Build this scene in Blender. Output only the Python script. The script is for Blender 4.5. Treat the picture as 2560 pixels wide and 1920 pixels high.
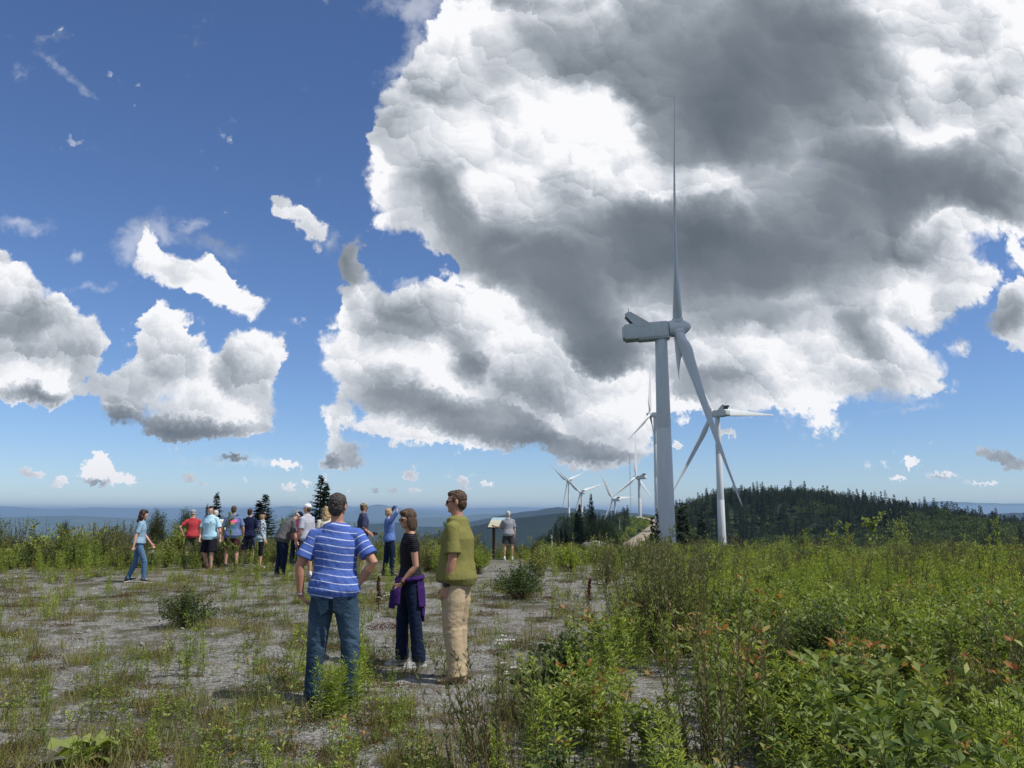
import bpy, bmesh, math, random
import numpy as np
from mathutils import Vector, Matrix, Euler

# ------------------------------------------------------------------ scene, camera, world, sun
for o in list(bpy.data.objects):
    bpy.data.objects.remove(o, do_unlink=True)
SC = bpy.context.scene
COL = SC.collection
R = math.radians
FPX = 2000.0            # focal length in pixels of the 2560 px wide photograph
EYE = 1.64
PITCH = math.atan((1277 - 960) / FPX)

cam_data = bpy.data.cameras.new("camera")
cam_data.sensor_width = 36.0
cam_data.lens = 36.0 * FPX / 2560.0
cam_data.clip_start = 0.1
cam_data.clip_end = 90000.0
cam = bpy.data.objects.new("camera", cam_data)
cam.location = (0, 0, EYE)
cam.rotation_euler = (math.pi / 2 + PITCH, 0, 0)
COL.objects.link(cam)
SC.camera = cam
SC.render.resolution_x, SC.render.resolution_y = 1024, 768
SC.view_settings.view_transform = 'Standard'
SC.view_settings.look = 'None'
SC.view_settings.exposure = 0.0
SC.view_settings.gamma = 1.0

SUN_EL = R(56)
SUN_AZ = R(-22)         # from +X (right), negative = behind the camera
SUN_DIR = Vector((math.cos(SUN_EL) * math.cos(SUN_AZ), math.cos(SUN_EL) * math.sin(SUN_AZ), math.sin(SUN_EL)))
sun_data = bpy.data.lights.new("sun", 'SUN')
sun_data.energy = 4.5
sun_data.angle = R(0.53)
sun_data.color = (1.0, 0.955, 0.88)
sun = bpy.data.objects.new("sun", sun_data)
sun.rotation_euler = SUN_DIR.to_track_quat('Z', 'Y').to_euler()
sun.location = (60, -30, 120)
COL.objects.link(sun)


def dirpx(px, py):
    a = (px - 1280) / FPX
    b = (960 - py) / FPX
    return Vector((a, math.cos(PITCH) - b * math.sin(PITCH), math.sin(PITCH) + b * math.cos(PITCH)))


def at(px, py, Y):
    "point of the place seen at a pixel of the photograph, Y metres ahead"
    d = dirpx(px, py)
    return Vector((d.x / d.y * Y, Y, EYE + d.z / d.y * Y))


def uv_of(px, py):
    d = dirpx(px, py)
    return d.x / d.y, d.z / d.y


def tag(o, label=None, cat=None, group=None, kind=None):
    if label: o['label'] = label
    if cat: o['category'] = cat
    if group: o['group'] = group
    if kind: o['kind'] = kind
    return o


def empty(name, loc=(0, 0, 0), rz=0, label=None, cat=None, group=None):
    o = bpy.data.objects.new(name, None)
    o.empty_display_size = 0.1
    o.location = loc
    o.rotation_euler = (0, 0, rz)
    COL.objects.link(o)
    return tag(o, label, cat, group)


def mesh_obj(name, verts, faces, mat=None, parent=None, smooth=False, link=True, mats=None, mi=None):
    me = bpy.data.meshes.new(name)
    verts = np.asarray(verts, dtype=np.float32)
    if isinstance(faces, np.ndarray):
        n, k = faces.shape
        me.vertices.add(len(verts)); me.vertices.foreach_set('co', verts.ravel())
        me.loops.add(n * k); me.loops.foreach_set('vertex_index', faces.astype(np.int32).ravel())
        me.polygons.add(n)
        me.polygons.foreach_set('loop_start', np.arange(0, n * k, k, dtype=np.int32))
        me.polygons.foreach_set('loop_total', np.full(n, k, dtype=np.int32))
        me.update(calc_edges=True)
    else:
        me.from_pydata(verts.tolist(), [], faces)
        me.update()
    if mats:
        for m in mats: me.materials.append(m)
    elif mat: me.materials.append(mat)
    if mi is not None:
        me.polygons.foreach_set('material_index', np.asarray(mi, dtype=np.int32))
    if smooth:
        me.polygons.foreach_set('use_smooth', np.ones(len(me.polygons), dtype=bool))
    o = bpy.data.objects.new(name, me)
    if link: COL.objects.link(o)
    if parent: o.parent = parent
    return o


def copy_tree(o, parent=None):
    c = o.copy()
    COL.objects.link(c)
    c.parent = parent
    for ch in KIDS.get(o.name, ()):  # children recorded at build time
        copy_tree(ch, c)
    return c


KIDS = {}


def kids_of(root):
    KIDS[root.name] = [c for c in bpy.data.objects if c.parent is root]
    for c in KIDS[root.name]:
        kids_of(c)


# ------------------------------------------------------------------ node helpers
class NT:
    def __init__(self, tree):
        self.t = tree
    def n(self, typ, **kw):
        nd = self.t.nodes.new(typ)
        for k, v in kw.items():
            setattr(nd, k, v)
        return nd
    def link(self, a, b):
        self.t.links.new(a, b)
    def _in(self, sock, v):
        if isinstance(v, bpy.types.NodeSocket): self.link(v, sock)
        elif v is not None: sock.default_value = v
    def math(self, op, a, b=None, c=None, clamp=False):
        nd = self.n('ShaderNodeMath', operation=op, use_clamp=clamp)
        self._in(nd.inputs[0], a)
        if b is not None: self._in(nd.inputs[1], b)
        if c is not None: self._in(nd.inputs[2], c)
        return nd.outputs[0]
    def vmath(self, op, a, b=None, out=0):
        nd = self.n('ShaderNodeVectorMath', operation=op)
        self._in(nd.inputs[0], a)
        if b is not None:
            if op == 'SCALE': self._in(nd.inputs['Scale'], b)
            else: self._in(nd.inputs[1], b)
        return nd.outputs[out]
    def mix(self, f, a, b, blend='MIX'):
        nd = self.n('ShaderNodeMix', data_type='RGBA', blend_type=blend)
        self._in(nd.inputs[0], f)
        for s, v in ((nd.inputs[6], a), (nd.inputs[7], b)):
            if isinstance(v, (tuple, list)): v = (*v[:3], 1)
            self._in(s, v)
        return nd.outputs[2]
    def noise(self, vec, scale, detail=4, rough=.55, dist=0, dim='3D', out='Fac'):
        nd = self.n('ShaderNodeTexNoise', noise_dimensions=dim)
        if vec is not None: self.link(vec, nd.inputs['Vector'])
        nd.inputs['Scale'].default_value = scale
        nd.inputs['Detail'].default_value = detail
        nd.inputs['Roughness'].default_value = rough
        nd.inputs['Distortion'].default_value = dist
        return nd.outputs[out]
    def ramp(self, f, stops, interp='LINEAR'):
        nd = self.n('ShaderNodeValToRGB')
        self._in(nd.inputs[0], f)
        cr = nd.color_ramp
        cr.interpolation = interp
        while len(cr.elements) < len(stops): cr.elements.new(0.5)
        for e, (p, c) in zip(cr.elements, stops):
            e.position = p
            e.color = (*c, 1) if isinstance(c, (tuple, list)) else (c, c, c, 1)
        return nd.outputs[0]
    def map(self, f, a, b, c=0, d=1, interp='LINEAR'):
        nd = self.n('ShaderNodeMapRange', interpolation_type=interp)
        self._in(nd.inputs[0], f)
        for i, v in enumerate((a, b, c, d)): self._in(nd.inputs[i + 1], v)
        return nd.outputs[0]


def new_mat(name):
    m = bpy.data.materials.new(name)
    m.use_nodes = True
    nt = m.node_tree
    nt.nodes.clear()
    h = NT(nt)
    out = h.n('ShaderNodeOutputMaterial')
    return m, h, out


def principled(h, out, col, rough=.7, spec=.3, normal=None, metal=0, trans=None):
    p = h.n('ShaderNodeBsdfPrincipled')
    if isinstance(col, (tuple, list)): p.inputs['Base Color'].default_value = (*col[:3], 1)
    else: h.link(col, p.inputs['Base Color'])
    h._in(p.inputs['Roughness'], rough)
    p.inputs['Specular IOR Level'].default_value = spec
    p.inputs['Metallic'].default_value = metal
    if normal is not None: h.link(normal, p.inputs['Normal'])
    h.link(p.outputs[0], out.inputs['Surface'])
    return p


def bump(h, height, strength=.3, dist=.01):
    b = h.n('ShaderNodeBump')
    b.inputs['Strength'].default_value = strength
    b.inputs['Distance'].default_value = dist
    h.link(height, b.inputs['Height'])
    return b.outputs[0]
# ------------------------------------------------------------------ world: clear sky plus procedural cumulus
def build_world():
    w = bpy.data.worlds.new("World")
    SC.world = w
    w.use_nodes = True
    w.node_tree.nodes.clear()
    h = NT(w.node_tree)
    K = 2560.0 / 2212.0
    sky = h.n('ShaderNodeTexSky', sky_type='NISHITA')
    sky.sun_disc = False
    sky.sun_elevation = SUN_EL
    sky.sun_rotation = math.atan2(SUN_DIR.x, SUN_DIR.y)
    sky.altitude = 900
    sky.air_density = 1.0
    sky.dust_density = 0.05
    sky.ozone_density = 3.2
    tc = h.n('ShaderNodeTexCoord')
    sep = h.n('ShaderNodeSeparateXYZ')
    h.link(tc.outputs['Generated'], sep.inputs[0])
    yy = h.math('MAXIMUM', sep.outputs[1], 0.08)
    u = h.math('DIVIDE', sep.outputs[0], yy)
    v = h.math('DIVIDE', sep.outputs[2], yy)
    cmb = h.n('ShaderNodeCombineXYZ')
    h.link(u, cmb.inputs[0]); h.link(v, cmb.inputs[1])
    p = cmb.outputs[0]
    # turbulence grows with height above the horizon: far clouds are smaller
    far = h.map(v, 0.02, 0.30, 0.10, 1.15)
    w1 = h.noise(p, 7, 3, .5, dim='2D', out='Color')
    w1 = h.vmath('SUBTRACT', w1, (.5, .5, .5))
    w1 = h.vmath('SCALE', w1, .085)
    w1 = h.vmath('SCALE', w1, far)
    w2 = h.noise(p, 42, 5, .62, dim='2D', out='Color')
    w2 = h.vmath('SUBTRACT', w2, (.5, .5, .5))
    w2 = h.vmath('SCALE', w2, .022)
    w2 = h.vmath('SCALE', w2, h.map(v, 0.02, 0.2, 0.3, 1.0))
    w3 = h.vmath('SCALE', h.vmath('SUBTRACT', h.noise(p, 150, 4, .6, dim='2D', out='Color'), (.5, .5, .5)), h.map(v, .05, .3, .017, .006))
    q = h.vmath('ADD', h.vmath('ADD', h.vmath('ADD', p, w1), w2), w3)
    q = h.vmath('MULTIPLY', q, (1, 1, 0))

    def blobs(lst, vec):
        acc = None
        for b in lst:
            x, y, rx, ry = b[:4]
            rot = b[4] if len(b) > 4 else 0
            amp = b[5] if len(b) > 5 else 1.0
            px, py = x * K, y * K
            cu, cv = uv_of(px, py)
            d1 = uv_of(px + 20, py); d2 = uv_of(px, py - 20)
            su = (d1[0] - cu) / 20; sv = (d2[1] - cv) / 20
            sx, sy = 1 / (rx * K * su * 1.35), 1 / (ry * K * sv * 1.35)
            if True:
                m = h.n('ShaderNodeMapping', vector_type='TEXTURE')
                h.link(vec, m.inputs[0])
                m.inputs[1].default_value = (cu, cv, 0)
                m.inputs[2].default_value = (0, 0, R(rot))
                m.inputs[3].default_value = (1 / sx, 1 / sy, 1)
            else:
                m = h.n('ShaderNodeVectorMath', operation='MULTIPLY_ADD')
                h.link(vec, m.inputs[0])
                m.inputs[1].default_value = (sx, sy, 0)
                m.inputs[2].default_value = (-cu * sx, -cv * sy, 0)
            g = h.n('ShaderNodeTexGradient', gradient_type='SPHERICAL')
            h.link(m.outputs[0], g.inputs[0])
            acc = h.math('MULTIPLY_ADD', g.outputs['Fac'], amp * 2.0, acc if acc is not None else 0.0)
        return acc

    cover = [
        # the great cloud over the right half
        (1010, 220, 190, 200), (860, 400, 85, 105), (900, 470, 90, 60), (1150, 330, 260, 260), (930, 250, 90, 150),
        (1120, 80, 150, 100), (1400, 220, 420, 330), (1800, 220, 520, 360), (2170, 150, 370, 270), (1230, 590, 230, 130),
        (1160, 670, 90, 80), (1270, 740, 110, 80), (1500, 620, 350, 220), (1750, 640, 320, 230), (1680, 790, 290, 90),
        (1905, 565, 150, 140), (2085, 465, 110, 52, 15), (1930, 770, 75, 60), (1560, 840, 170, 45), (1430, 770, 130, 100),
        (2010, 620, 60, 70), (1100, 560, 130, 60, -40),
        (990, 65, 30, 60, 0, .9), (1040, 50, 70, 30, 0, .5),
        # the white cumulus left of the turbine
        (785, 640, 45, 75), (880, 670, 120, 70), (965, 700, 70, 80), (800, 760, 95, 100), (900, 810, 160, 120),
        (1040, 850, 150, 100), (1150, 850, 120, 90), (1290, 890, 110, 75), (1350, 930, 60, 60), (1190, 930, 190, 45),
        (1290, 985, 90, 22), (1120, 790, 60, 45), (990, 925, 190, 26), (1040, 760, 40, 40), (1250, 1003, 60, 10, 0, .8),
        # left cumulus pair
        (335, 720, 52, 34, 60), (350, 790, 80, 50), (290, 840, 66, 50), (430, 838, 100, 62), (535, 762, 76, 58),
        (548, 820, 50, 62), (520, 880, 66, 60), (420, 905, 140, 36), (365, 940, 50, 14), (265, 885, 40, 30), (480, 930, 90, 16),
        # cumulus at the left edge
        (5, 590, 38, 50), (25, 660, 60, 60), (60, 710, 80, 66), (30, 790, 140, 66), (130, 720, 92, 44), (205, 730, 34, 42),
        (150, 800, 60, 66), (90, 842, 100, 24), (-30, 700, 100, 120),
        # torn clouds upper left
        (325, 520, 22, 48, 30, .9), (355, 580, 60, 42, -40, .95), (440, 605, 105, 36, -18, 1), (520, 635, 76, 42, -20, 1),
        (555, 650, 28, 28, 0, .9),
        (612, 470, 28, 20, 0, .85), (648, 505, 30, 36, 30, .85), (668, 545, 22, 16, 0, .62),
        (742, 548, 30, 46, 0, .72),
        # small tower of cumulus above the spruce
        (730, 902, 31, 26), (722, 940, 19, 30), (742, 980, 50, 34), (735, 1002, 50, 14),
        # right side
        (2185, 650, 34, 22), (2180, 695, 38, 42), (2215, 735, 40, 54), (2095, 738, 28, 24, 0, .75), (2230, 640, 24, 34),
        # little clouds low over the horizon
        (64, 1018, 26, 9), (130, 1037, 18, 11), (205, 1010, 40, 24), (222, 1034, 50, 13), (218, 988, 20, 14), (272, 1042, 22, 9),
        (410, 1036, 14, 12), (436, 1049, 12, 5), (617, 1001, 28, 8), (590, 1000, 10, 6), (885, 1025, 16, 9), (895, 1055, 15, 6),
        (1000, 1040, 10, 15), (1006, 1055, 10, 5), (1055, 1048, 12, 6), (760, 1056, 14, 8, 0, .8), (704, 1032, 9, 9), (620, 1048, 18, 8, 0, .8),
        (810, 1056, 9, 5), (850, 1058, 8, 4), (662, 1040, 8, 5), (530, 1042, 9, 5, 0, .8), (622, 1056, 8, 4), (1030, 963, 12, 7), (500, 996, 40, 5, 0, .6),
        (905, 944, 40, 7), (1240, 1010, 9, 8), (1565, 940, 24, 8), (1462, 962, 10, 8), (1968, 1000, 20, 14), (2035, 1024, 44, 10),
        (2110, 966, 16, 9), (2150, 980, 36, 16), (2190, 1000, 36, 16), (2005, 955, 9, 7), (1945, 1035, 18, 6, 0, .8), (2120, 1040, 50, 6, 0, .7),
    ]
    fb = h.noise(q, 11, 8, .56, dim='2D')
    fbv = h.noise(p, 60, 6, .62, dim='2D')
    k1 = h.map(v, 0.03, 0.35, .50, .62)
    # cauliflower lobes of three sizes: each Voronoi cell is a dome lit from above and a little from the right
    LX, LY = .45, .89
    bump_, rel = None, None
    fine = h.vmath('ADD', h.vmath('ADD', p, h.vmath('SCALE', w1, .6)), h.vmath('SCALE', w2, .75))
    fine = h.vmath('MULTIPLY', h.vmath('ADD', fine, w3), (1, 1, 0))
    for sc_, hb_, rb_ in ((5.5, .50, .42), (13.0, .46, .25), (31.0, .34, .085), (70.0, .20, .04)):
        z = h.n('ShaderNodeTexVoronoi', voronoi_dimensions='2D', feature='SMOOTH_F1' if sc_ < 20 else 'F1')
        if sc_ < 20: z.inputs['Smoothness'].default_value = .45
        h.link(fine, z.inputs['Vector']); z.inputs['Scale'].default_value = sc_; z.inputs['Randomness'].default_value = .95
        d2 = h.math('MULTIPLY', z.outputs['Distance'], z.outputs['Distance'])
        hgt = h.math('MULTIPLY_ADD', d2, -1.6 * hb_, .40 * hb_)
        bump_ = hgt if bump_ is None else h.math('ADD', bump_, hgt)
        off = h.vmath('SUBTRACT', fine, z.outputs['Position'])
        dt = h.math('MULTIPLY', h.vmath('DOT_PRODUCT', off, (LX * sc_, LY * sc_, 0), out='Value'), rb_)
        rel = dt if rel is None else h.math('ADD', rel, dt)
    rel = h.math('MULTIPLY_ADD', h.math('SUBTRACT', fb, .5), .55, rel)
    dn = h.math('MULTIPLY', h.math('SUBTRACT', fb, .5), h.map(v, 0.03, .3, .6, 1.25))
    dn = h.math('ADD', dn, bump_)
    dn = h.math('MULTIPLY_ADD', h.math('SUBTRACT', fbv, .5), h.map(v, .04, .2, 1.1, .45), dn)
    dn = h.math('SUBTRACT', dn, k1)
    dark = [
        (1620, 140, 260, 190, 0, 1.0), (1560, 270, 150, 110, 0, .8), (1340, 470, 170, 90, -20, .7), (1480, 540, 220, 100, 0, .9),
        (1250, 670, 190, 90, -35, 1.1), (1060, 520, 220, 70, -25, .6), (960, 420, 120, 55, -20, .4), (1930, 390, 260, 80, 5, 1.1),
        (1720, 560, 260, 100, 10, .8), (1280, 770, 90, 50, 0, .9), (1560, 830, 160, 40, 0, .6), (1880, 730, 55, 70, 0, .6),
        (1270, 110, 220, 90, 0, .4), (2130, 430, 150, 50, 0, .6), (1000, 690, 90, 80, 0, -.9), (1140, 800, 80, 50, 0, -1.2), (1300, 880, 120, 60, 0, -1.2), (1210, 850, 90, 50, 0, -.9), (1700, 800, 240, 60, 0, -.5), (2090, 510, 130, 60, 0, -.7), (2150, 80, 160, 140, 0, -.9), (1450, 720, 60, 40, 0, -.5), (1180, 240, 100, 60, 0, -.4), (1650, 690, 200, 40, 0, .4), (1800, 80, 200, 120, 0, .45), (1440, 395, 130, 40, 0, -.5), (1230, 330, 110, 120, -30, -.6), (1080, 420, 60, 50, 0, -.3),
        (1010, 780, 66, 44, -20, .75), (950, 890, 200, 34, -5, .75), (1150, 955, 170, 26, -8, .8), (830, 850, 90, 40, 0, .35), (1230, 930, 120, 30, 0, .35), (880, 730, 90, 50, 0, .2),
        (265, 905, 60, 24, 0, .8), (360, 925, 110, 28, 0, .8), (480, 800, 28, 60, 0, .3), (460, 935, 110, 22, 0, .5),
        (80, 850, 90, 20, 0, .8), (40, 700, 60, 36, 0, .35), (150, 760, 60, 40, 0, .2),
        (742, 548, 44, 60, 0, .8), (715, 1000, 26, 16, 0, .8), (205, 1044, 34, 10, 0, .7), (2190, 690, 50, 40, 0, .35), (460, 535, 60, 26, -20, .4),
        (1300, 985, 120, 10, 0, .3), (2035, 1032, 44, 8, 0, .6), (500, 997, 40, 8, 0, 1),
    ]

    wisps = [(870, 95, 46, 100, -25), (900, 10, 120, 36), (60, 175, 40, 20, 0, .55), (130, 155, 70, 28, -40, .6), (180, 195, 46, 20, -40, .55), (110, 90, 56, 18, -10, .5), (45, 480, 58, 26),
             (230, 630, 80, 14, 12), (175, 530, 18, 24), (20, 98, 34, 14, 0, .5), (470, 535, 95, 26, -20), (340, 500, 60, 34), (445, 482, 40, 14), (690, 520, 40, 40), (300, 545, 40, 60, 20), (1950, 880, 90, 12, 8), (500, 1000, 120, 14)]

    def pick(lst, u0, u1, v0, v1):
        r = []
        for b in lst:
            cu, cv = uv_of(b[0] * K, b[1] * K)
            m = max(b[2], b[3]) * K / FPX * 1.35 * 1.15 + .05
            if u0 - m < cu < u1 + m and v0 - m < cv < v1 + m: r.append(b)
        return r

    bgs = h.n('ShaderNodeBackground')
    skyc = h.mix(1.0, sky.outputs[0], (0.82, 0.945, 1.18), 'MULTIPLY')
    h.link(skyc, bgs.inputs[0]); bgs.inputs[1].default_value = 0.10

    def tile(u0, u1, v0, v1):
        cs = pick(cover, u0, u1, v0, v1)
        if not cs: return bgs.outputs[0]
        S = blobs(cs, q)
        d = h.math('ADD', h.math('MINIMUM', S, 2.6), dn)
        alpha = h.map(d, -0.05, h.map(fb, .38, .62, 1.0, .22), 0, 1, 'SMOOTHSTEP')
        W = blobs(wisps, q)
        wa = h.math('MULTIPLY_ADD', h.math('SUBTRACT', fb, .5), 2.4, W)
        wa = h.math('MULTIPLY_ADD', h.math('SUBTRACT', fbv, .5), 1.6, wa)
        wa = h.map(wa, .45, 2.3, 0, .42, 'SMOOTHSTEP')
        alpha = h.math('MAXIMUM', alpha, wa)
        ds = pick(dark, u0, u1, v0, v1)
        D = blobs(ds, q) if ds else 0.0
        D = h.math('MULTIPLY_ADD', h.math('SUBTRACT', fb, .5), .7, D)
        De = h.math('EXPONENT', h.math('MULTIPLY', h.math('MAXIMUM', D, 0.0), -.80))
        br = h.math('MULTIPLY_ADD', De, .72, .23)
        br = h.math('MULTIPLY_ADD', h.map(d, 0.0, 1.6, 0, 1), -.10, br)
        relk = h.map(D, 0, 1.3, 1.05, .20)
        br = h.math('ADD', br, h.math('MULTIPLY', rel, relk))
        br = h.math('MAXIMUM', h.math('MINIMUM', br, 1.06), .20)
        ccol = h.ramp(br, [(0.15, (.10, .125, .155)), (.35, (.19, .22, .255)), (.60, (.37, .405, .45)), (.82, (.68, .71, .76)), (1.0, (.98, .98, 1.0))])
        bgc = h.n('ShaderNodeBackground')
        h.link(ccol, bgc.inputs[0]); bgc.inputs[1].default_value = 1.0
        ms = h.n('ShaderNodeMixShader')
        h.link(alpha, ms.inputs[0]); h.link(bgs.outputs[0], ms.inputs[1]); h.link(bgc.outputs[0], ms.inputs[2])
        return ms.outputs[0]

    def split(us, vs):
        "binary tree of hard gates, so that each direction only evaluates the clouds near it"
        if len(us) == 2 and len(vs) == 2:
            return tile(us[0], us[1], vs[0], vs[1])
        if len(us) >= len(vs):
            k = len(us) // 2
            g = h.math('GREATER_THAN', u, us[k]); a_, b_ = split(us[:k + 1], vs), split(us[k:], vs)
        else:
            k = len(vs) // 2
            g = h.math('GREATER_THAN', v, vs[k]); a_, b_ = split(us, vs[:k + 1]), split(us, vs[k:])
        ms = h.n('ShaderNodeMixShader')
        h.link(g, ms.inputs[0]); h.link(a_, ms.inputs[1]); h.link(b_, ms.inputs[2])
        return ms.outputs[0]

    clouds = split([-.85, .9], [-.05, .8])
    inside = h.math('MULTIPLY', h.math('GREATER_THAN', sep.outputs[1], .1), h.math('GREATER_THAN', v, 0.004))
    inside = h.math('MULTIPLY', inside, h.math('LESS_THAN', h.math('ABSOLUTE', u), .85))
    inside = h.math('MULTIPLY', inside, h.math('LESS_THAN', v, .8))
    top = h.n('ShaderNodeMixShader')
    gen = h.noise(tc.outputs['Generated'], 2.6, 4, .55)
    bgo = h.n('ShaderNodeBackground')
    h.link(h.ramp(gen, [(.45, (.85, .87, .90)), (.62, (.42, .44, .47))]), bgo.inputs[0]); bgo.inputs[1].default_value = 1.0
    rest = h.n('ShaderNodeMixShader')
    ra = h.math('MULTIPLY', h.map(gen, .46, .56, 0, 1, 'SMOOTHSTEP'), h.map(sep.outputs[2], .0, .12, 0, 1))
    h.link(ra, rest.inputs[0]); h.link(bgs.outputs[0], rest.inputs[1]); h.link(bgo.outputs[0], rest.inputs[2])
    h.link(inside, top.inputs[0]); h.link(rest.outputs[0], top.inputs[1]); h.link(clouds, top.inputs[2])
    o = h.n('ShaderNodeOutputWorld')
    h.link(top.outputs[0], o.inputs[0])


build_world()
SC.world.cycles.sampling_method = 'MANUAL'
SC.world.cycles.sample_map_resolution = 256
# ------------------------------------------------------------------ terrain
CTRL = []
for px, D, z in [
    (1340, 80, -6.5), (1400, 120, -7.5), (1480, 170, -6.5), (1560, 200, -6.5), (1520, 130, -5.5), (1450, 250, -7), (1530, 300, -5.5), (1480, 420, -7), (1540, 450, -6), (1600, 450, -12), (1640, 600, -4.0),
    (1605, 680, -4.2), (1540, 640, -2), (1480, 600, -14), (1605, 850, -46), (1400, 300, -26), (1300, 200, -34), (1300, 100, -16), (1250, 60, -6), (1300, 60, -4),
    (1450, 60, -3.0), (1600, 50, -2.0), (1668, 60, -5), (1668, 100, -16), (1668, 157, -40), (1580, 110, -8), (1600, 180, -14), (1812, 60, -5), (1812, 100, -15), (1812, 250, -29), (1812, 400, -31), (1900, 300, -28),
    (1700, 560, 5), (1800, 600, 11), (1900, 600, 11.5), (2000, 590, 10), (2100, 560, 4), (2200, 520, -1.5), (2350, 450, -5.5), (2470, 400, -9), (2560, 370, -14), (2700, 330, -18),
    (1700, 430, -22), (1900, 430, -16), (2100, 380, -20), (2300, 300, -20), (2500, 250, -18), (2700, 220, -20),
    (2000, 60, -4), (2300, 60, -4), (2600, 60, -4), (2000, 100, -13), (2300, 100, -13), (2550, 100, -13), (2000, 200, -24), (2400, 180, -20), (2700, 150, -18),
    (1700, 800, -30), (1900, 850, -30), (2100, 850, -50), (2350, 750, -60), (2600, 700, -70), (1640, 1100, -70), (1540, 983, -66), (1450, 1110, -55), (1420, 1317, -35),
    (1900, 1400, -150), (2300, 1400, -180), (1640, 1500, -120), (1300, 1500, -160), (1200, 400, -90), (1100, 200, -50), (1100, 800, -180), (1300, 700, -120), (1400, 700, -60),
    (1640, 535, -14), (1700, 300, -30), (1640, 380, -18),
]:
    a = math.atan((px - 1280) / FPX)
    CTRL.append((a, math.log(D / math.cos(a)), z))
CTRL = np.array(CTRL)
PROF_R = np.array([0, 30, 40, 60, 100, 150, 400, 1500, 5000, 60000.])
PROF_Z = np.array([0, 0, -2.2, -8, -24, -46, -125, -270, -360, -380.])


def vnoise(x, y, seed=0):
    "smooth value noise, vectorised"
    xi, yi = np.floor(x), np.floor(y)
    xf, yf = x - xi, y - yi
    xf = xf * xf * (3 - 2 * xf); yf = yf * yf * (3 - 2 * yf)
    def hsh(a, b):
        n = np.sin(a * 127.1 + b * 311.7 + seed * 74.7) * 43758.5453
        return n - np.floor(n)
    return (hsh(xi, yi) * (1 - xf) + hsh(xi + 1, yi) * xf) * (1 - yf) + (hsh(xi, yi + 1) * (1 - xf) + hsh(xi + 1, yi + 1) * xf) * yf - .5


def fbm(x, y, o=4, seed=0):
    s = 0; a = 1.0
    for k in range(o):
        s = s + a * vnoise(x * 2 ** k, y * 2 ** k, seed + k); a *= .5
    return s


ROADP = np.array([[(px - 1280) / FPX * D, D, z] for px, D, z in [(1540, 250, -11.5), (1562, 300, -11), (1590, 345, -10.2), (1616, 400, -8.6), (1634, 470, -6.7), (1640, 540, -5.7), (1624, 600, -4.9), (1600, 650, -3.9), (1588, 700, -3.3)]])


def near_road(x, y):
    "distance to the road's centre line and its height there"
    best = np.full(np.shape(x), 1e9); zz = np.zeros(np.shape(x))
    for a, b in zip(ROADP[:-1], ROADP[1:]):
        d = b[:2] - a[:2]; t = np.clip(((x - a[0]) * d[0] + (y - a[1]) * d[1]) / (d @ d), 0, 1)
        q = np.hypot(x - a[0] - t * d[0], y - a[1] - t * d[1]); m = q < best
        best = np.where(m, q, best); zz = np.where(m, a[2] + t * (b[2] - a[2]), zz)
    return best, zz


def height(x, y):
    x = np.asarray(x, float); y = np.asarray(y, float)
    r = np.hypot(x, y) + 1e-6
    a = np.arctan2(x, y)
    hd = np.interp(r, PROF_R, PROF_Z)
    lr = np.log(r)
    num = np.zeros_like(r); den = np.zeros_like(r)
    for ca, cl, cz in CTRL:
        w = np.exp(-(((a - ca) / .05) ** 2 + ((lr - cl) / .15) ** 2))
        num += w * cz; den += w
    w0 = .012
    h = (num + w0 * hd) / (den + w0)
    k = np.clip((r - 30) / 22, 0, 1); k = k * k * (3 - 2 * k)
    ys = np.clip(y - 22, 0, 40)
    near = -(.012 * ys + .0008 * ys ** 2) * np.where(x > 0, 1.0 + np.clip(x / 6, 0, .6), 1.0)
    h = near * (1 - k) + h * k
    amp = np.clip((r - 40) / 200, 0, 1)
    h = h + amp * np.clip(r / 400, .3, 6) * 2.2 * fbm(x / 60, y / 60, 3, 5) * (r < 3000)
    h = h + .05 * fbm(x / 3.1, y / 3.1, 3, 1) * np.clip(1 - r / 60, 0, 1) + .018 * fbm(x * 1.7, y * 1.7, 3, 2) * (r < 25)
    rd, rz_ = near_road(x, y)
    kr = np.clip((34 - rd) / 24, 0, 1); kr = kr * kr * (3 - 2 * kr)
    h = h * (1 - kr) + (rz_ - .5) * kr
    far = np.clip((r - 3000) / 9000, 0, 1)
    h = h + far * 160 * fbm(x / 3500, y / 3500, 4, 9)
    return h


def hz(x, y):
    return float(height(np.array([x]), np.array([y]))[0])


GRAVEL_EDGE_Y = np.array([0, 4, 5.3, 8.1, 11.6, 16, 20, 24, 28, 34])
GRAVEL_EDGE_X = np.array([-.35, -.3, -.15, .50, 1.6, 2.2, 2.6, 3.0, 1.2, 0])


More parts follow.
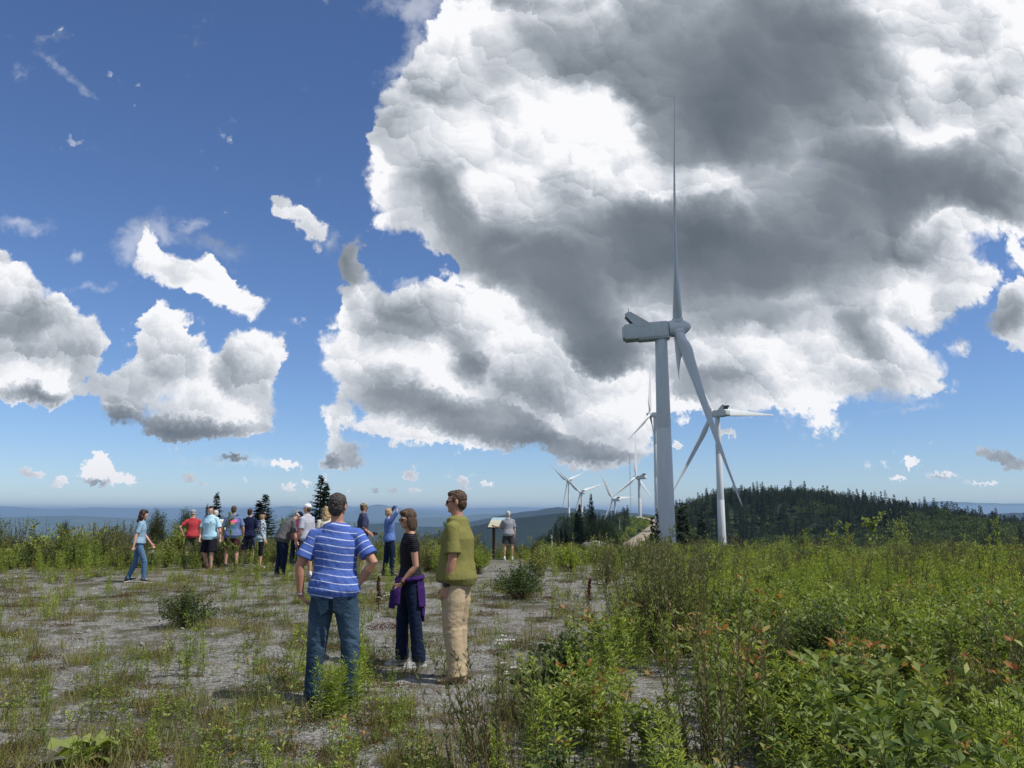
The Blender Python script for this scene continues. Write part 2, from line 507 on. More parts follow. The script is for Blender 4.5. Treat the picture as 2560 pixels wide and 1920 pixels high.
def mat_ground():
    m, h, out = new_mat("gravel_ground")
    g = h.n('ShaderNodeNewGeometry'); P = g.outputs['Position']
    big = h.noise(P, .55, 4, .6)
    mid = h.noise(P, 3.2, 5, .65)
    fine = h.noise(P, 38, 4, .7)
    vor = h.n('ShaderNodeTexVoronoi'); h.link(P, vor.inputs['Vector']); vor.inputs['Scale'].default_value = 30
    vor2 = h.n('ShaderNodeTexVoronoi'); h.link(P, vor2.inputs['Vector']); vor2.inputs['Scale'].default_value = 75
    rnd = h.n('ShaderNodeSeparateColor'); h.link(vor.outputs['Color'], rnd.inputs[0])
    rnd2 = h.n('ShaderNodeSeparateColor'); h.link(vor2.outputs['Color'], rnd2.inputs[0])
    st = h.ramp(rnd.outputs[0], [(0, (.185, .185, .17)), (.4, (.285, .285, .26)), (.8, (.41, .41, .38)), (1, (.60, .60, .56))])
    st2 = h.ramp(rnd2.outputs[0], [(0, (.115, .11, .10)), (.5, (.25, .24, .215)), (1, (.43, .415, .37))])
    stone = h.mix(.5, st, st2)
    stone = h.mix(h.map(vor.outputs['Distance'], .3, .75, 0, .75), stone, (.07, .066, .06))
    soil = h.ramp(fine, [(0.2, (.05, .04, .03)), (.6, (.12, .095, .07)), (.9, (.2, .17, .13))])
    msk = h.math('ADD', h.math('MULTIPLY', big, 1.0), h.math('MULTIPLY', mid, .9))
    msk = h.math('ADD', msk, h.math('MULTIPLY', fine, .45))
    soilm = h.map(msk, 1.16, 1.34, 0, .85)
    c = h.mix(soilm, stone, soil)
    moss = h.ramp(h.noise(P, 9, 4, .7), [(.3, (.085, .05, .028)), (.5, (.07, .07, .028)), (.7, (.05, .085, .025))])
    m2 = h.noise(P, 1.1, 5, .7)
    c = h.mix(h.map(m2, .51, .62, 0, .8), c, moss)
    # beyond the gravel: grassy soil, then wooded slopes far off
    cd = h.n('ShaderNodeVectorMath', operation='LENGTH'); h.link(P, cd.inputs[0])
    dist = cd.outputs['Value']
    veg = h.ramp(h.noise(P, 1.3, 5, .7), [(.3, (.035, .045, .018)), (.7, (.075, .09, .03))])
    c = h.mix(h.map(dist, 27, 36), c, veg)
    far1 = h.ramp(h.noise(P, .02, 6, .65), [(.3, (.015, .028, .016)), (.6, (.03, .05, .022)), (.8, (.05, .07, .03))])
    farm = h.mix(h.map(h.noise(P, .0011, 5, .6), .60, .66), far1, (.16, .19, .09))
    c = h.mix(h.map(dist, 80, 200), c, far1)
    c = h.mix(h.map(dist, 4000, 7000), c, farm)
    hb = h.math('ADD', h.math('MULTIPLY', vor.outputs['Distance'], -1.0), h.math('MULTIPLY', vor2.outputs['Distance'], -.5))
    hb = h.math('ADD', hb, fine)
    principled(h, out, c, .9, .2, bump(h, hb, .8, .02))
    return m


def build_ground():
    rs = np.concatenate([[0.0], np.geomspace(.6, 60, 150), np.geomspace(61.5, 2000, 170), np.geomspace(2050, 45000, 60)])
    # finer in front of the camera
    th = np.concatenate([np.linspace(-math.pi, -.8, 40, endpoint=False), np.linspace(-.8, .8, 260, endpoint=False), np.linspace(.8, math.pi, 40, endpoint=False)])
    n, k = len(rs), len(th)
    Rr, T = np.meshgrid(rs, th, indexing='ij')
    X = Rr * np.sin(T); Y = Rr * np.cos(T)
    Z = height(X, Y)
    V = np.stack([X, Y, Z], -1).reshape(-1, 3)
    i = np.arange(n - 1)[:, None]; j = np.arange(k)[None, :]
    j2 = (j + 1) % k
    F = np.stack([np.broadcast_to(i * k + j, (n - 1, k)), np.broadcast_to(i * k + j2, (n - 1, k)), np.broadcast_to((i + 1) * k + j2, (n - 1, k)), np.broadcast_to((i + 1) * k + j, (n - 1, k))], -1).reshape(-1, 4)
    F = F[:, ::-1]
    o = mesh_obj("ground", V, np.ascontiguousarray(F), mat_ground(), smooth=True)
    tag(o, kind='structure')
    return o


def mat_hill(name, base, dark):
    m, h, out = new_mat(name)
    g = h.n('ShaderNodeNewGeometry'); P = g.outputs['Position']
    n1 = h.noise(P, .012, 8, .68); n2 = h.noise(P, .0016, 4, .6)
    c = h.mix(h.map(n1, .35, .65), dark, base)
    c = h.mix(h.map(n2, .5, .65, 0, .6), c, tuple(v * 1.5 for v in base))
    principled(h, out, c, .95, .05, bump(h, n1, .7, 12))
    return m


def hill_range(prof, D, mat, foot=-380, depth=.28, rough=1.0, seed=0):
    xs = np.array([p[0] for p in prof], float); ys = np.array([p[1] for p in prof], float)
    X = np.arange(xs[0], xs[-1] + 1, 4.0 if D < 9000 else 6.0)
    # smooth interpolation of the skyline
    yy = np.interp(X, xs, ys)
    ker = np.hanning(9); ker /= ker.sum()
    yy = np.convolve(np.pad(yy, 4, 'edge'), ker, 'valid')
    az = np.arctan((X - 1280) / FPX)
    el = np.array([(lambda d: d.z / math.hypot(d.x, d.y))(dirpx(px, py)) for px, py in zip(X, yy)])
    rows = 26
    V = []
    for t in np.linspace(-1, 1, rows):
        r = D * (1 + depth * t)
        crest = EYE + el * D
        crest = crest + (np.interp(np.arange(len(X)), np.arange(len(X)), vnoise(X / 9.0, X * 0 + seed, seed) + .5 * vnoise(X / 3.0, X * 0, seed + 3)) * D * .00035 * rough)
        s = (1 - abs(t)) ** 1.25
        z = foot + (crest - foot) * s
        side = np.interp(X, [xs[0], xs[0] + 60, xs[-1] - 60, xs[-1]], [0.0, 1, 1, 0.0])
        x = r * np.sin(az); y = r * np.cos(az)
        z = z + (1 - s) * s * 4 * D * .006 * fbm(x / (D * .04), y / (D * .04), 4, seed)
        V.append(np.stack([x, y, z], -1))
    n, k = rows, len(X)
    V = np.concatenate(V)
    i = np.arange(n - 1)[:, None]; j = np.arange(k - 1)[None, :]
    F = np.stack([i * k + j, i * k + j + 1, (i + 1) * k + j + 1, (i + 1) * k + j], -1).reshape(-1, 4)
    o = mesh_obj("hills", V, F, mat, smooth=True)
    tag(o, kind='structure')
    return o


GROUND = build_ground()
HM = mat_hill("far_wooded_hills", (.05, .075, .04), (.025, .04, .025))
HM2 = mat_hill("near_wooded_hills", (.016, .027, .018), (.007, .012, .010))
hill_range([(-500, 1268), (-200, 1262), (0, 1264), (60, 1266), (120, 1271), (180, 1270), (250, 1266), (330, 1269), (480, 1269), (560, 1266), (608, 1273), (640, 1265), (681, 1268), (719, 1262), (800, 1268), (861, 1261), (893, 1266), (930, 1263), (1000, 1270), (1060, 1272), (1116, 1275), (1170, 1269), (1300, 1266), (1400, 1268), (1600, 1275), (1900, 1268), (2200, 1262), (2280, 1256), (2339, 1250), (2420, 1254), (2560, 1257), (2800, 1262), (3100, 1268)], 27000, HM, seed=3)
hill_range([(780, 1300), (850, 1285), (900, 1272), (930, 1261), (953, 1258), (985, 1267), (1025, 1273), (1100, 1281), (1200, 1290), (1300, 1300)], 20000, HM, seed=5)
hill_range([(-500, 1300), (-100, 1293), (100, 1289), (200, 1286), (300, 1291), (480, 1298), (700, 1296), (900, 1301), (1000, 1300), (1040, 1296), (1061, 1291), (1130, 1291), (1200, 1283), (1300, 1279), (1400, 1290)], 12000, HM, seed=7)
hill_range([(860, 1330), (890, 1312), (924, 1306), (996, 1303), (1047, 1314), (1100, 1313), (1185, 1299), (1250, 1284), (1300, 1274), (1350, 1268), (1390, 1260), (1421, 1263), (1492, 1267), (1540, 1272), (1620, 1281), (1700, 1290), (1800, 1310)], 5500, HM2, foot=-330, seed=11)
hill_range([(960, 1370), (1000, 1350), (1060, 1334), (1120, 1322), (1200, 1305), (1280, 1288), (1340, 1280), (1407, 1273), (1463, 1274), (1540, 1286), (1620, 1300), (1700, 1320)], 2600, HM2, foot=-240, depth=.3, seed=13)
hill_range([(2150, 1290), (2250, 1266), (2293, 1263), (2360, 1270), (2430, 1280), (2480, 1278), (2513, 1275), (2560, 1274), (2700, 1268), (2850, 1275)], 5500, HM2, foot=-330, seed=15)

# gravel road climbing the ridge to the far turbine pad
def build_road():
    m, h, out = new_mat("gravel_road_surface")
    g = h.n('ShaderNodeNewGeometry')
    n = h.noise(g.outputs['Position'], .9, 6, .7)
    c = h.ramp(n, [(.3, (.20, .165, .12)), (.7, (.38, .33, .26))])
    principled(h, out, c, .95, .1)
    P = [Vector(q) for q in ROADP.tolist()]
    dense = []
    for a, b, c_, d in zip([P[0]] + P[:-2], P[:-1], P[1:], P[2:] + [P[-1]]):
        for t in np.linspace(0, 1, 14, endpoint=False):
            dense.append(.5 * ((2 * b) + (-a + c_) * t + (2 * a - 5 * b + 4 * c_ - d) * t * t + (-a + 3 * b - 3 * c_ + d) * t ** 3))
    dense.append(P[-1])
    V = []; F = []
    for i, p in enumerate(dense):
        q = dense[min(i + 1, len(dense) - 1)] - dense[max(i - 1, 0)]
        s = Vector((q.y, -q.x, 0)).normalized()
        for w in (-5.0, -2.9, -1.2, 1.2, 2.9, 5.0):
            v = p + s * w
            V.append((v.x, v.y, p.z + .12 - (1.0 if abs(w) > 4 else 0) + .03 * (abs(w) < 2)))
        if i: F += [(6 * (i - 1) + k, 6 * (i - 1) + k + 1, 6 * i + k + 1, 6 * i + k) for k in range(5)]
    tag(mesh_obj("road", V, F, m, smooth=True), kind='structure')
    return dense


ROAD = build_road()
# ------------------------------------------------------------------ wind turbines
def mat_paint(name, col, dirt=.12):
    m, h, out = new_mat(name)
    tc = h.n('ShaderNodeTexCoord')
    mp = h.n('ShaderNodeMapping'); h.link(tc.outputs['Object'], mp.inputs[0]); mp.inputs[3].default_value = (1, 1, .12)
    n = h.noise(mp.outputs[0], 1.1, 6, .7)
    c = h.mix(h.map(n, .45, .75, 0, dirt * 4), col, tuple(v * .72 for v in col))
    principled(h, out, c, .42, .4)
    return m


M_WHITE = mat_paint("turbine_white_paint", (.70, .715, .715))
M_GREY = mat_paint("nacelle_grey_paint", (.60, .62, .605), .15)
M_DARK = mat_paint("dark_grille_metal", (.07, .075, .08))
M_SEAM = mat_paint("flange_seam", (.38, .40, .41))


def ring(c, rx, ry, n, ax=Vector((1, 0, 0)), ay=Vector((0, 1, 0))):
    return [c + ax * (rx * math.cos(2 * math.pi * k / n)) + ay * (ry * math.sin(2 * math.pi * k / n)) for k in range(n)]


def skin_rings(rings, cap0=True, cap1=True):
    n = len(rings[0]); V = [v for r_ in rings for v in r_]; F = []
    for i in range(len(rings) - 1):
        for k in range(n):
            a, b = i * n + k, i * n + (k + 1) % n
            F.append((a, b, b + n, a + n))
    if cap0: F.append(tuple(reversed(range(n))))
    if cap1: F.append(tuple(range((len(rings) - 1) * n, len(rings) * n)))
    return [tuple(v) for v in V], F


def merge(parts):
    V = []; F = []
    for v, f in parts:
        o = len(V); V += list(v); F += [tuple(i + o for i in q) for q in f]
    return V, F


def bevel_box(x0, x1, y0, y1, z0, z1, b=.2):
    bm = bmesh.new()
    bmesh.ops.create_cube(bm, size=1)
    for v in bm.verts:
        v.co = Vector(((x0 + x1) / 2 + v.co.x * (x1 - x0), (y0 + y1) / 2 + v.co.y * (y1 - y0), (z0 + z1) / 2 + v.co.z * (z1 - z0)))
    bmesh.ops.bevel(bm, geom=bm.edges[:], offset=b, segments=3, affect='EDGES', profile=.5)
    V = [tuple(v.co) for v in bm.verts]; F = [tuple(v.index for v in f.verts) for f in bm.faces]
    bm.free()
    return V, F


def auto_smooth(o, ang=35):
    me = o.data
    bm = bmesh.new(); bm.from_mesh(me)
    for e in bm.edges:
        e.smooth = not (len(e.link_faces) == 2 and e.calc_face_angle(0) > R(ang))
    for f in bm.faces: f.smooth = True
    bm.to_mesh(me); bm.free()


TOWER_H, BLADE = 78.0, 44.0


def blade_mesh():
    "blade along +Z from the hub centre; chord in the rotor plane (Y), thickness along X (nose at +X)"
    st = [(1.2, 1.85, 1.0, 0, 0), (2.6, 1.85, 1.0, 0, 0), (4.2, 2.3, .80, 12, .1), (6.5, 3.5, .46, 15, .5), (9.0, 4.1, .33, 13, .75), (12, 3.85, .27, 10, .7),
          (17, 3.25, .25, 9, .5), (23, 2.65, .23, 7, .38), (30, 1.95, .21, 5, .22), (36, 1.3, .19, 0, .1), (40.5, 1.0, .21, -1, .05), (43, .75, .24, -1, .02), (44, .3, .3, -1, 0)]
    rings = []
    n = 20
    for z, chord, tr, tw, shift in st:
        r_ = []
        for k in range(n):
            t = 2 * math.pi * k / n
            yc = math.cos(t) * .5
            round_ = max(0, (tr - .3) / .7)
            taper = (1 - (1 - round_) * .55 * (yc + .5))
            th = math.sin(t) * .5 * tr * taper
            y = yc * chord + shift; x = th * chord
            a = R(-tw - 4)
            x, y = x * math.cos(a) - y * math.sin(a), x * math.sin(a) + y * math.cos(a)
            cone = .05 * z + .0006 * z * z
            r_.append(Vector((x + cone, y, z)))
        rings.append(r_)
    return skin_rings(rings)


NF = blade_mesh()
_bl = mesh_obj("blade", NF[0], NF[1], M_WHITE, link=False); auto_smooth(_bl, 50)
# nacelle, hub at +X, origin on the yaw axis at hub height
NAC = merge([bevel_box(-7.3, 1.45, -1.75, 1.75, -1.75, 1.5, .34), bevel_box(-4.6, 1.6, -1.55, 1.55, -1.95, -1.6, .12), bevel_box(-7.75, -6.6, -1.6, 1.6, -1.5, 1.2, .42)])
_nac = mesh_obj("nacelle", NAC[0], NAC[1], M_GREY, link=False); auto_smooth(_nac)
# raked cooler fin over the rear
def fin():
    parts = []
    for s in (-1, 1):
        y0, y1 = s * 1.45, s * 1.8
        prof = [(-2.2, .7), (-4.9, .7), (-7.0, 3.5), (-6.2, 3.95), (-5.7, 3.85), (-1.8, 1.05)]
        V = [(x, y0, z) for x, z in prof] + [(x, y1, z) for x, z in prof]
        n = len(prof)
        F = [tuple(range(n)), tuple(range(2 * n - 1, n - 1, -1))] + [(k, k + n, (k + 1) % n + n, (k + 1) % n) for k in range(n)]
        parts.append((V, F))
    parts.append(([(-6.85, -1.44, 3.45), (-6.85, 1.44, 3.45), (-5.6, 1.44, 3.75), (-5.6, -1.44, 3.75), (-6.85, -1.44, 3.7), (-6.85, 1.44, 3.7), (-5.6, 1.44, 3.98), (-5.6, -1.44, 3.98)],
                  [(0, 1, 2, 3), (7, 6, 5, 4), (0, 4, 5, 1), (1, 5, 6, 2), (2, 6, 7, 3), (3, 7, 4, 0)]))
    return merge(parts)
_fin = mesh_obj("cooler_housing", *fin(), M_GREY, link=False)
def grille():
    parts = []
    for k in range(7):
        y = -1.3 + k * 2.6 / 6
        parts.append(([(-7.7, y - .03, 3.6), (-7.7, y + .03, 3.6), (-7.5, y + .03, 3.6), (-7.5, y - .03, 3.6), (-6.1, y - .03, 1.4), (-6.1, y + .03, 1.4), (-5.9, y + .03, 1.4), (-5.9, y - .03, 1.4)],
                      [(0, 1, 5, 4), (1, 2, 6, 5), (2, 3, 7, 6), (3, 0, 4, 7)]))
    parts.append(([(-7.5, -1.42, 3.7), (-7.5, 1.42, 3.7), (-5.9, 1.42, 1.42), (-5.9, -1.42, 1.42), (-7.4, -1.42, 3.7), (-7.4, 1.42, 3.7), (-5.8, 1.42, 1.42), (-5.8, -1.42, 1.42)],
                  [(0, 1, 2, 3), (7, 6, 5, 4), (0, 4, 5, 1), (1, 5, 6, 2), (2, 6, 7, 3), (3, 7, 4, 0)]))
    return merge(parts)
_gr = mesh_obj("cooler_grille", *grille(), M_DARK, link=False)
# spinner: egg round the X axis, centred on the hub, with three blade collars
def spinner():
    st = [(-1.9, 1.30), (-1.7, 1.62), (-.9, 1.72), (0, 1.72), (.9, 1.55), (1.6, 1.22), (2.2, .78), (2.5, .42), (2.62, .05)]
    rings = [ring(Vector((x, 0, 0)), r_, r_, 32, Vector((0, 1, 0)), Vector((0, 0, 1))) for x, r_ in st]
    parts = [skin_rings(rings)]
    for k in range(3):
        a = 2 * math.pi * k / 3
        z = Vector((0, math.sin(a), math.cos(a))); y = Vector((0, math.cos(a), -math.sin(a)))
        rr = [ring(z * d + Vector((.05 * d, 0, 0)), r_, r_, 28, Vector((1, 0, 0)), y) for d, r_ in ((1.0, 1.12), (1.9, 1.10), (1.98, 1.04))]
        parts.append(skin_rings(rr))
    return merge(parts)
_sp = mesh_obj("hub", *spinner(), M_WHITE, link=False); auto_smooth(_sp, 40)
def mast_bits():
    parts = []
    for x, y, z0, z1 in ((-7.2, 0, 4.3, 5.6),):
        parts.append(skin_rings([ring(Vector((x, y, z0)), .07, .07, 8), ring(Vector((x, y, z1)), .03, .03, 8)]))
    return merge(parts)
_ms = mesh_obj("wind_sensor", *mast_bits(), M_DARK, link=False)
def tower():
    rings = []; zs = [0, .2, .21, 14, 14.05, 14.15, 14.2, 36, 36.05, 36.15, 36.2, 58, 58.05, 58.15, 58.2, TOWER_H - 2.1, TOWER_H - 1.8]
    for z in zs:
        r_ = 2.05 + (1.18 - 2.05) * (z / TOWER_H) ** 1.15
        if z in (14.05, 14.15, 36.05, 36.15, 58.05, 58.15): r_ -= .015
        rings.append(ring(Vector((0, 0, z)), r_, r_, 48))
    return skin_rings(rings)
_tw = mesh_obj("tower", *tower(), M_WHITE, link=False); auto_smooth(_tw, 50)


def turbine(hub_px, hub_py, D, yaw, tilt, az0, label, below=None):
    """yaw: direction the rotor faces, degrees counter-clockwise from +X; az0: angle of the first blade, clockwise seen from in front"""
    hub = at(hub_px, hub_py, D)
    f = Vector((math.cos(R(yaw)), math.sin(R(yaw)), 0))
    base = hub - f * 3.4
    z0 = hub.z - TOWER_H
    root = empty('wind_turbine', (base.x, base.y, z0), 0, label, 'wind turbine', 'wind turbines along the ridge')
    t = bpy.data.objects.new('tower', _tw.data); COL.objects.link(t); t.parent = root
    n = bpy.data.objects.new('nacelle', _nac.data); COL.objects.link(n); n.parent = root
    n.location = (0, 0, TOWER_H); n.rotation_euler = (0, -R(tilt - 2.5), R(yaw))
    for src in (_fin, _gr, _ms):
        c = bpy.data.objects.new(src.name.split('.')[0], src.data); COL.objects.link(c); c.parent = n
        if src is not _fin: c.location = (1.1, 0, -.3)
    hb = bpy.data.objects.new('hub', _sp.data); COL.objects.link(hb); hb.parent = root
    M = Matrix.Rotation(R(yaw), 4, 'Z') @ Matrix.Rotation(-R(tilt), 4, 'Y')
    hp = Vector((0, 0, TOWER_H)) + (M @ Vector((3.4, 0, 0)))
    hb.location = hp; hb.rotation_mode = 'QUATERNION'
    hb.rotation_quaternion = (M @ Matrix.Rotation(-R(az0), 4, 'X')).to_quaternion()
    for k in range(3):
        b = bpy.data.objects.new('blade', _bl.data); COL.objects.link(b); b.parent = hb
        b.rotation_euler = (-2 * math.pi * k / 3, 0, 0)
    return root


turbine(1695, 824, 157, -7, 6, 335.0, "nearest wind turbine, grey in cloud shadow, one blade straight up, rotor facing right")
turbine(1781, 1035, 392, 117, 5, -88, "wind turbine right of the nearest one, one blade pointing level to the right")
turbine(1625, 1037, 535, 156, 5, -2, "white wind turbine half hidden behind the left edge of the nearest tower")
turbine(1590, 1193, 770, 138, 5, 0, "white wind turbine at the top of the gravel road, one blade straight up")
turbine(1532, 1249, 983, 132, 5, 34, "lowest wind turbine, its tower almost hidden behind dark spruce tops")
turbine(1451, 1232, 1110, 113, 5, 48, "small wind turbine just left of the tall pointed spruce, second from the left")
turbine(1418.5, 1204, 1317, 125, 5, 53, "small far wind turbine, leftmost of the whole row")

# lattice measuring mast on the ridge
def mast():
    p = at(1577, 1278, 620); top = at(1573, 1133, 620)
    H = top.z - p.z + 8
    z0 = p.z - 8
    root = empty('measuring_mast', (p.x, p.y, z0), 0, "thin lattice mast with guy wires standing between the far turbines", 'mast')
    def bar(a, b, r_=.05):
        a, b = Vector(a), Vector(b); d = (b - a).normalized()
        x = d.orthogonal().normalized(); y = d.cross(x)
        return skin_rings([ring(a, r_, r_, 4, x, y), ring(b, r_, r_, 4, x, y)], False, False)
    c3 = [(.34 * math.cos(a), .34 * math.sin(a)) for a in (0, 2.094, 4.189)]
    P = [bar((x, y, 0), (x, y, H), .06) for x, y in c3]
    k = 0; z = 0
    while z < H - 1:
        a, b = c3[k % 3], c3[(k + 1) % 3]
        P.append(bar((*a, z), (*b, z + 1), .035)); P.append(bar((*b, z), (*a, z + 1), .03)); z += .5; k += 1
    mesh_obj('lattice', *merge(P), M_SEAM, root)
    P = []
    for h_ in (.33, .62, .9):
        for a in (0.3, 2.39, 4.49):
            P.append(bar((0, 0, H * h_), (H * .3 * math.cos(a), H * .3 * math.sin(a), 2), .012))
    mesh_obj('guy_wires', *merge(P), M_SEAM, root)
    for h_ in (.995, .85, .7, .55):
        P = []
        P.append(bar((-1.6, 0, H * h_), (1.6, 0, H * h_), .04)); P.append(bar((-1.6, 0, H * h_), (-1.6, 0, H * h_ + .6), .06)); P.append(bar((1.6, 0, H * h_), (1.6, 0, H * h_ + .6), .06))
        mesh_obj('sensor_arm', *merge(P), M_SEAM, root)


mast()
# ------------------------------------------------------------------ unseen cumulus added overhead to the right, to put the nearest turbine in shadow
def added_shade_cloud():
    m, h, out = new_mat('shade_cloud_white')
    d = h.n('ShaderNodeBsdfDiffuse'); d.inputs[0].default_value = (.92, .92, .93, 1)
    t = h.n('ShaderNodeBsdfTranslucent'); t.inputs[0].default_value = (.85, .86, .88, 1)
    ms = h.n('ShaderNodeMixShader'); ms.inputs[0].default_value = .25
    h.link(d.outputs[0], ms.inputs[1]); h.link(t.outputs[0], ms.inputs[2]); h.link(ms.outputs[0], out.inputs['Surface'])
    r = random.Random(12)
    c0 = at(1695, 824, 157) + SUN_DIR * ((455 - 25) / SUN_DIR.z); c0.z = 455
    ax = Vector((SUN_DIR.x, SUN_DIR.y, 0)).normalized(); ay = Vector((-ax.y, ax.x, 0))
    parts = []
    for k in range(46):
        u = r.uniform(-1, 1); v = r.uniform(-1, 1) * math.sqrt(1 - u * u)
        rad = r.uniform(20, 38) * (1.1 - .4 * abs(u))
        c = c0 + ax * u * 100 + ay * v * 48 + Vector((0, 0, rad * .35 + r.uniform(0, 26) * (1 - u * u)))
        bm = bmesh.new(); bmesh.ops.create_icosphere(bm, subdivisions=4, radius=rad)
        co = np.array([tuple(q.co) for q in bm.verts]); n = co / rad
        dsp = 1 + .22 * fbm(n[:, 0] * 3 + k, n[:, 1] * 3 + n[:, 2] * 2.3, 4, k) + .1 * fbm(n[:, 2] * 7, n[:, 0] * 7 + k, 3, k)
        co = co * dsp[:, None]; co[:, 2] = np.where(co[:, 2] < -rad * .3, -rad * .3 + (co[:, 2] + rad * .3) * .25, co[:, 2])
        parts.append(([tuple(q) for q in co + np.array(c)], [tuple(x.index for x in f.verts) for f in bm.faces])); bm.free()
    tag(mesh_obj('cloud', *merge(parts), m, smooth=True), kind='structure')  # out of view, added only for the shadow it casts on the turbine


added_shade_cloud()
# ------------------------------------------------------------------ foliage materials
def mat_leaf(name, c0, c1, c2, tip=None, trans=.35, spec=.25, rough=.55):
    "c0 dark, c1 middle, c2 light leaf colour; a per-leaf tint and a per-plant random choose between them"
    m, h, out = new_mat(name)
    at_ = h.n('ShaderNodeAttribute', attribute_name='tint')
    oi = h.n('ShaderNodeObjectInfo')
    f = h.math('MULTIPLY_ADD', oi.outputs['Random'], .45, h.math('MULTIPLY', at_.outputs['Fac'], .55))
    c = h.ramp(f, [(.1, c0), (.5, c1), (.9, c2)])
    if tip:
        tp = h.n('ShaderNodeAttribute', attribute_name='tip')
        k = h.math('MULTIPLY', tp.outputs['Fac'], h.map(oi.outputs['Random'], .70, .92, 0, .85))
        c = h.mix(k, c, tip)
    d = h.n('ShaderNodeBsdfPrincipled')
    h.link(c, d.inputs['Base Color']); d.inputs['Roughness'].default_value = rough; d.inputs['Specular IOR Level'].default_value = spec
    t = h.n('ShaderNodeBsdfTranslucent')
    tc = h.mix(1, c, (1.35, 1.35, .6), 'MULTIPLY')
    h.link(tc, t.inputs[0])
    ms = h.n('ShaderNodeMixShader'); ms.inputs[0].default_value = trans
    h.link(d.outputs[0], ms.inputs[1]); h.link(t.outputs[0], ms.inputs[2])
    h.link(ms.outputs[0], out.inputs['Surface'])
    return m


def mat_flat(name, col, rough=.85, var=.3, scale=20, spec=.15, bmp=0, obj=True):
    m, h, out = new_mat(name)
    tc = h.n('ShaderNodeTexCoord')
    n = h.noise(tc.outputs['Object'], scale, 5, .65)
    c = h.mix(n, tuple(v * (1 - var) for v in col), tuple(min(1, v * (1 + var)) for v in col))
    principled(h, out, c, rough, spec, bump(h, n, bmp, .01) if bmp else None)
    return m


ML_GOLD = mat_leaf('goldenrod_leaf', (0.150, 0.212, 0.032), (0.247, 0.321, 0.049), (0.386, 0.456, 0.085), trans=.38)
ML_HERB = mat_leaf('herb_leaf', (0.087, 0.137, 0.033), (0.173, 0.228, 0.058), (0.328, 0.356, 0.113), tip=(.36, .11, .05), trans=.33)
ML_WILL = mat_leaf('willow_leaf', (0.065, 0.081, 0.033), (0.122, 0.135, 0.055), (0.226, 0.230, 0.104), tip=(.26, .15, .06), trans=.28)
ML_BUSH = mat_leaf('bush_leaf', (0.043, 0.072, 0.023), (0.086, 0.130, 0.040), (0.158, 0.208, 0.070), trans=.3)
ML_POPL = mat_leaf('sapling_leaf', (0.114, 0.162, 0.035), (0.202, 0.259, 0.064), (0.354, 0.388, 0.127), trans=.4)
ML_GRASS = mat_leaf('grass_blade', (0.123, 0.141, 0.041), (0.232, 0.225, 0.068), (0.401, 0.334, 0.138), trans=.35)
ML_SORREL = mat_leaf('sorrel_leaf', (.10, .04, .022), (.13, .085, .03), (.10, .12, .035), trans=.25)
ML_CONIF = mat_leaf('spruce_needle', (.012, .022, .011), (.022, .038, .017), (.045, .068, .028), trans=.12, rough=.7)
ML_TREE = mat_leaf('broadleaf_crown', (0.029, 0.048, 0.017), (0.055, 0.085, 0.026), (0.112, 0.148, 0.046), trans=.28)
M_STEM = mat_flat('green_stem', (.10, .12, .04))
M_TWIG = mat_flat('brown_twig', (.10, .065, .04))
M_DEAD = mat_flat('dead_brown_stalk', (.085, .035, .018), var=.5)
M_BARK = mat_flat('grey_brown_bark', (.11, .095, .08), bmp=.5)
M_BIRCH = mat_flat('pale_birch_bark', (.55, .54, .50), bmp=.2)
M_PETAL = mat_flat('white_petal', (.75, .74, .68), var=.1)
M_YELLOW = mat_flat('yellow_petal', (.72, .50, .03), var=.15)


